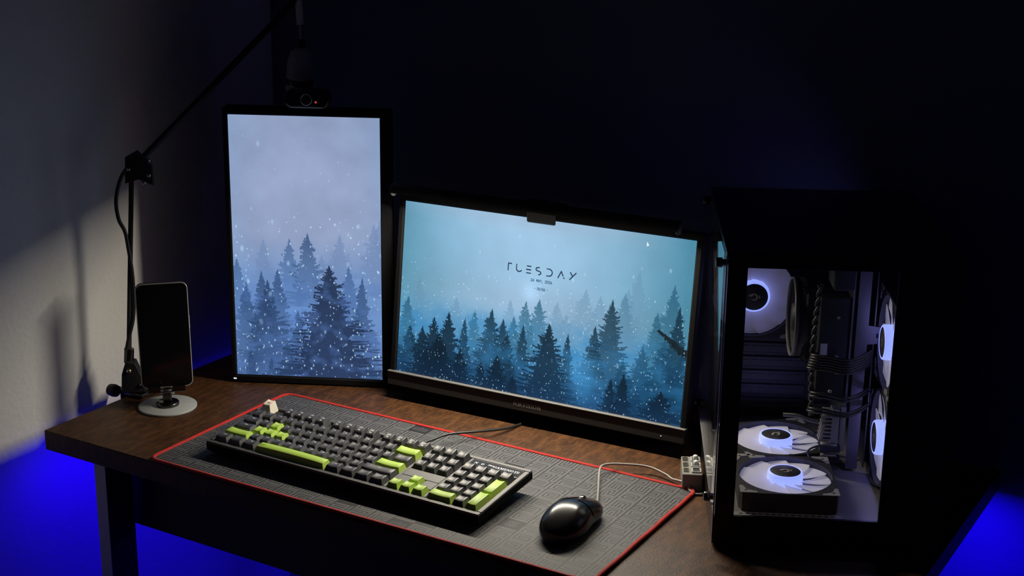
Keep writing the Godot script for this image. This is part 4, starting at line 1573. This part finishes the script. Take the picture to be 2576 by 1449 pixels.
	mb.prism(PackedVector2Array([Vector2(0.177, 0.046), Vector2(0.192, 0.046), Vector2(0.192, 0.215), Vector2(0.2085, 0.217), Vector2(0.2085, 0.224), Vector2(0.2025, 0.224), Vector2(0.2025, 0.230), Vector2(0.2085, 0.230), Vector2(0.2085, 0.238), Vector2(0.192, 0.240), Vector2(0.192, 0.355), Vector2(0.177, 0.355)]), -0.153, -0.151)
	part("tray_flange", mb, M.tray_metal, p)
	# motherboard and what stands on it
	var b := part("motherboard", boxed(Vector3(0.1735, 0.205, -0.242), Vector3(0.0018, 0.245, 0.170)), M.pcb, p)
	part("board_edge", boxed(Vector3(0.1722, 0.205, -0.1565), Vector3(0.0020, 0.245, 0.0008)), M.trim_grey, b)
	for z in [-0.163, -0.172]:
		part("memory_module", boxed(Vector3(0.1515, 0.206, z), Vector3(0.038, 0.133, 0.0055), 0.001), M.soft_black, b)
	part("sticker", boxed(Vector3(0.1400, 0.1985, -0.1600), Vector3(0.0088, 0.026, 0.0006)), M.sticker_white, b)
	part("sticker", boxed(Vector3(0.1600, 0.1800, -0.1595), Vector3(0.0062, 0.017, 0.0006)), M.sticker_white, b)
	for q in [Vector3(0.1545, 0.248, -0.1555), Vector3(0.1560, 0.1960, -0.1555), Vector3(0.1555, 0.1900, -0.1555), Vector3(0.1500, 0.1520, -0.148)]:
		part("capacitor", boxed(q, Vector3(0.0048, 0.0036, 0.004), 0.001), M.print_grey, b)
	mb = MB.new()
	for i in 8:
		mb.box(Vector3(0.1480 + i * 0.0006, 0.088 + i * 0.0052, -0.152), Vector3(0.0165, 0.0026, 0.020), 0.0004)
	mb.box(Vector3(0.1590, 0.106, -0.152), Vector3(0.009, 0.046, 0.020), 0.0006)
	part("board_heatsink", mb, M.fin_grey, b)
	part("board_cover", boxed(Vector3(0.1695, 0.100, -0.154), Vector3(0.0075, 0.060, 0.008), 0.001), M.fin_grey, b)
	for y in [0.0745, 0.0600]:
		part("connector", boxed(Vector3(0.155, y, -0.150), Vector3(0.026, 0.0090, 0.012), 0.0008), M.soft_black, b)
		part("connector_latch", boxed(Vector3(0.154, y + 0.0055, -0.1495), Vector3(0.020, 0.0022, 0.010), 0.0004), M.print_grey, b)
	part("corner_heatsink", boxed(Vector3(0.158, 0.300, -0.172), Vector3(0.026, 0.030, 0.05), 0.002), M.soft_black, b)
	# cooler on the board: fin block, fan facing the side glass
	var c := part("cpu_cooler", boxed(Vector3(0.144, 0.222, -0.238), Vector3(0.050, 0.090, 0.095), 0.002), M.soft_black, p)
	mb = MB.new()
	for i in 12:
		mb.box(Vector3(0.144, 0.222, -0.281 + i * 0.0078), Vector3(0.054, 0.094, 0.0012))
	part("cooler_fins", mb, M.case_inner, c)
	mb = MB.new()
	mb.xf = Transform3D(left, Vector3(0.113, 0.222, -0.238))
	mb.lathe([Vector2(0.0505, 0.002), Vector2(0.0525, 0.002), Vector2(0.0525, 0.0065), Vector2(0.0515, 0.0075), Vector2(0.0505, 0.007), Vector2(0.0505, 0.002)], 56)
	part("fan_ring", mb, M.trim_grey, c)
	mb = MB.new()
	mb.xf = Transform3D(left, Vector3(0.113, 0.222, -0.238))
	mb.lathe([Vector2(0.0515, -0.010), Vector2(0.0515, 0.002), Vector2(0.0490, 0.002), Vector2(0.0480, -0.003), Vector2(0.018, 0.002), Vector2(0.017, 0.005), Vector2(0, 0.006)], 40)
	part("fan_disc", mb, M.fan_body, c)
	mb = MB.new()
	for q in [Vector3(0.118, 0.320, -0.230), Vector3(0.122, 0.326, -0.215)]:
		mb.box(q, Vector3(0.022, 0.010, 0.05), 0.002)
	part("heat_pipe_cover", mb, M.fin_grey, c)
	# cables: twisted bundle down the board, two sets of loops to the tray
	mb = MB.new()
	for s in 2:
		var pts := []
		for i in 60:
			var f := i / 59.0
			var a := f * TAU * 7.0 + s * PI
			pts.append(Vector3(0.1290 + sin(f * PI) * -0.004 + cos(a) * 0.0022, lerpf(0.292, 0.118, f), -0.150 + sin(a) * 0.0022))
		mb.tube(pts, 0.0020, 6)
	part("twisted_cable", mb, M.braid, p)
	var loops := [[0.200, 0.022], [0.1965, 0.022], [0.193, 0.023], [0.1895, 0.024], [0.186, 0.025], [0.1825, 0.026], [0.150, 0.020], [0.1455, 0.021], [0.129, 0.021], [0.125, 0.022]]
	for l in loops:
		var pts := []
		for i in 15:
			var a := lerpf(deg_to_rad(65), deg_to_rad(262), i / 14.0)
			pts.append(Vector3(0.1460 + cos(a) * l[1], l[0] - sin(a) * 0.003, -0.150 - sin(a) * 0.016))
		pts.append(Vector3(0.165, l[0] + 0.001, -0.128))
		pts.append(Vector3(0.183, l[0] + 0.004, -0.134))
		pts.append(Vector3(0.199, l[0] + 0.008, -0.150))
		part("power_cable", tubed(curve(pts, 3), 0.0017, 8), M.cable_black, p)
	part("front_cable", tubed(curve([Vector3(0.160, 0.080, -0.140), Vector3(0.142, 0.084, -0.133), Vector3(0.126, 0.078, -0.130), Vector3(0.130, 0.066, -0.128), Vector3(0.148, 0.058, -0.134), Vector3(0.165, 0.050, -0.140)]), 0.0014, 8), M.cable_black, p)
	mb = MB.new()
	mb.tube(curve([Vector3(0.105, 0.0850, -0.235), Vector3(0.122, 0.0880, -0.225), Vector3(0.138, 0.0860, -0.215), Vector3(0.158, 0.0860, -0.205)]), 0.0030, 8)
	part("usb_cable", mb, M.cable_black, p)


# ---------------------------------------------------------------- camera and light settings
const CAM_AT := Vector3(1.31333, 0.75 + 0.79988, 1.41165)
const CAM_TURN := Vector3(-0.287098, 0.538263, 0.011715)
const FOCAL := 3690.58
const BAR := 0.45


func _ready() -> void:
	var cam := Camera3D.new()
	cam.name = "camera"
	cam.position = CAM_AT
	cam.rotation = CAM_TURN
	cam.fov = rad_to_deg(2.0 * atan(724.5 / FOCAL))
	cam.near = 0.02
	cam.far = 30.0
	add_child(cam)
	cam.current = true
	var we := WorldEnvironment.new()
	we.name = "world"
	var e := Environment.new()
	e.background_mode = Environment.BG_COLOR
	e.background_color = Color(0, 0, 0)
	e.tonemap_mode = Environment.TONE_MAPPER_LINEAR
	e.tonemap_exposure = 1.0
	e.sdfgi_enabled = true
	e.ssao_enabled = true
	e.ssil_enabled = true
	we.environment = e
	add_child(we)

	make_materials()
	# the room
	struct("floor", Vector3(1.1, -0.05, 1.2), Vector3(3.1, 0.1, 3.8), M.carpet)
	struct("ceiling", Vector3(1.1, 2.55, 1.2), Vector3(3.1, 0.1, 3.8), M.ceiling_paint)
	struct("wall_left", Vector3(-0.385, 1.25, 1.2), Vector3(0.10, 2.5, 3.8), M.white_paint)
	struct("wall_back", Vector3(1.1, 1.25, -0.588), Vector3(2.9, 2.5, 0.10), M.navy_wall)
	struct("wall_right", Vector3(2.60, 1.25, 1.2), Vector3(0.10, 2.5, 3.8), M.white_paint)
	struct("wall_front", Vector3(1.1, 1.25, 3.05), Vector3(2.9, 2.5, 0.10), M.white_paint)

	build_desk()
	build_wide_monitor(wide_picture())
	build_tall_monitor(tall_picture())
	build_light_bar()
	build_case()
	build_mat()
	build_keyboard()
	build_mouse()
	build_phone()
	build_mic_arm()
	build_webcam()
	build_socket_box()
	build_led_strip()
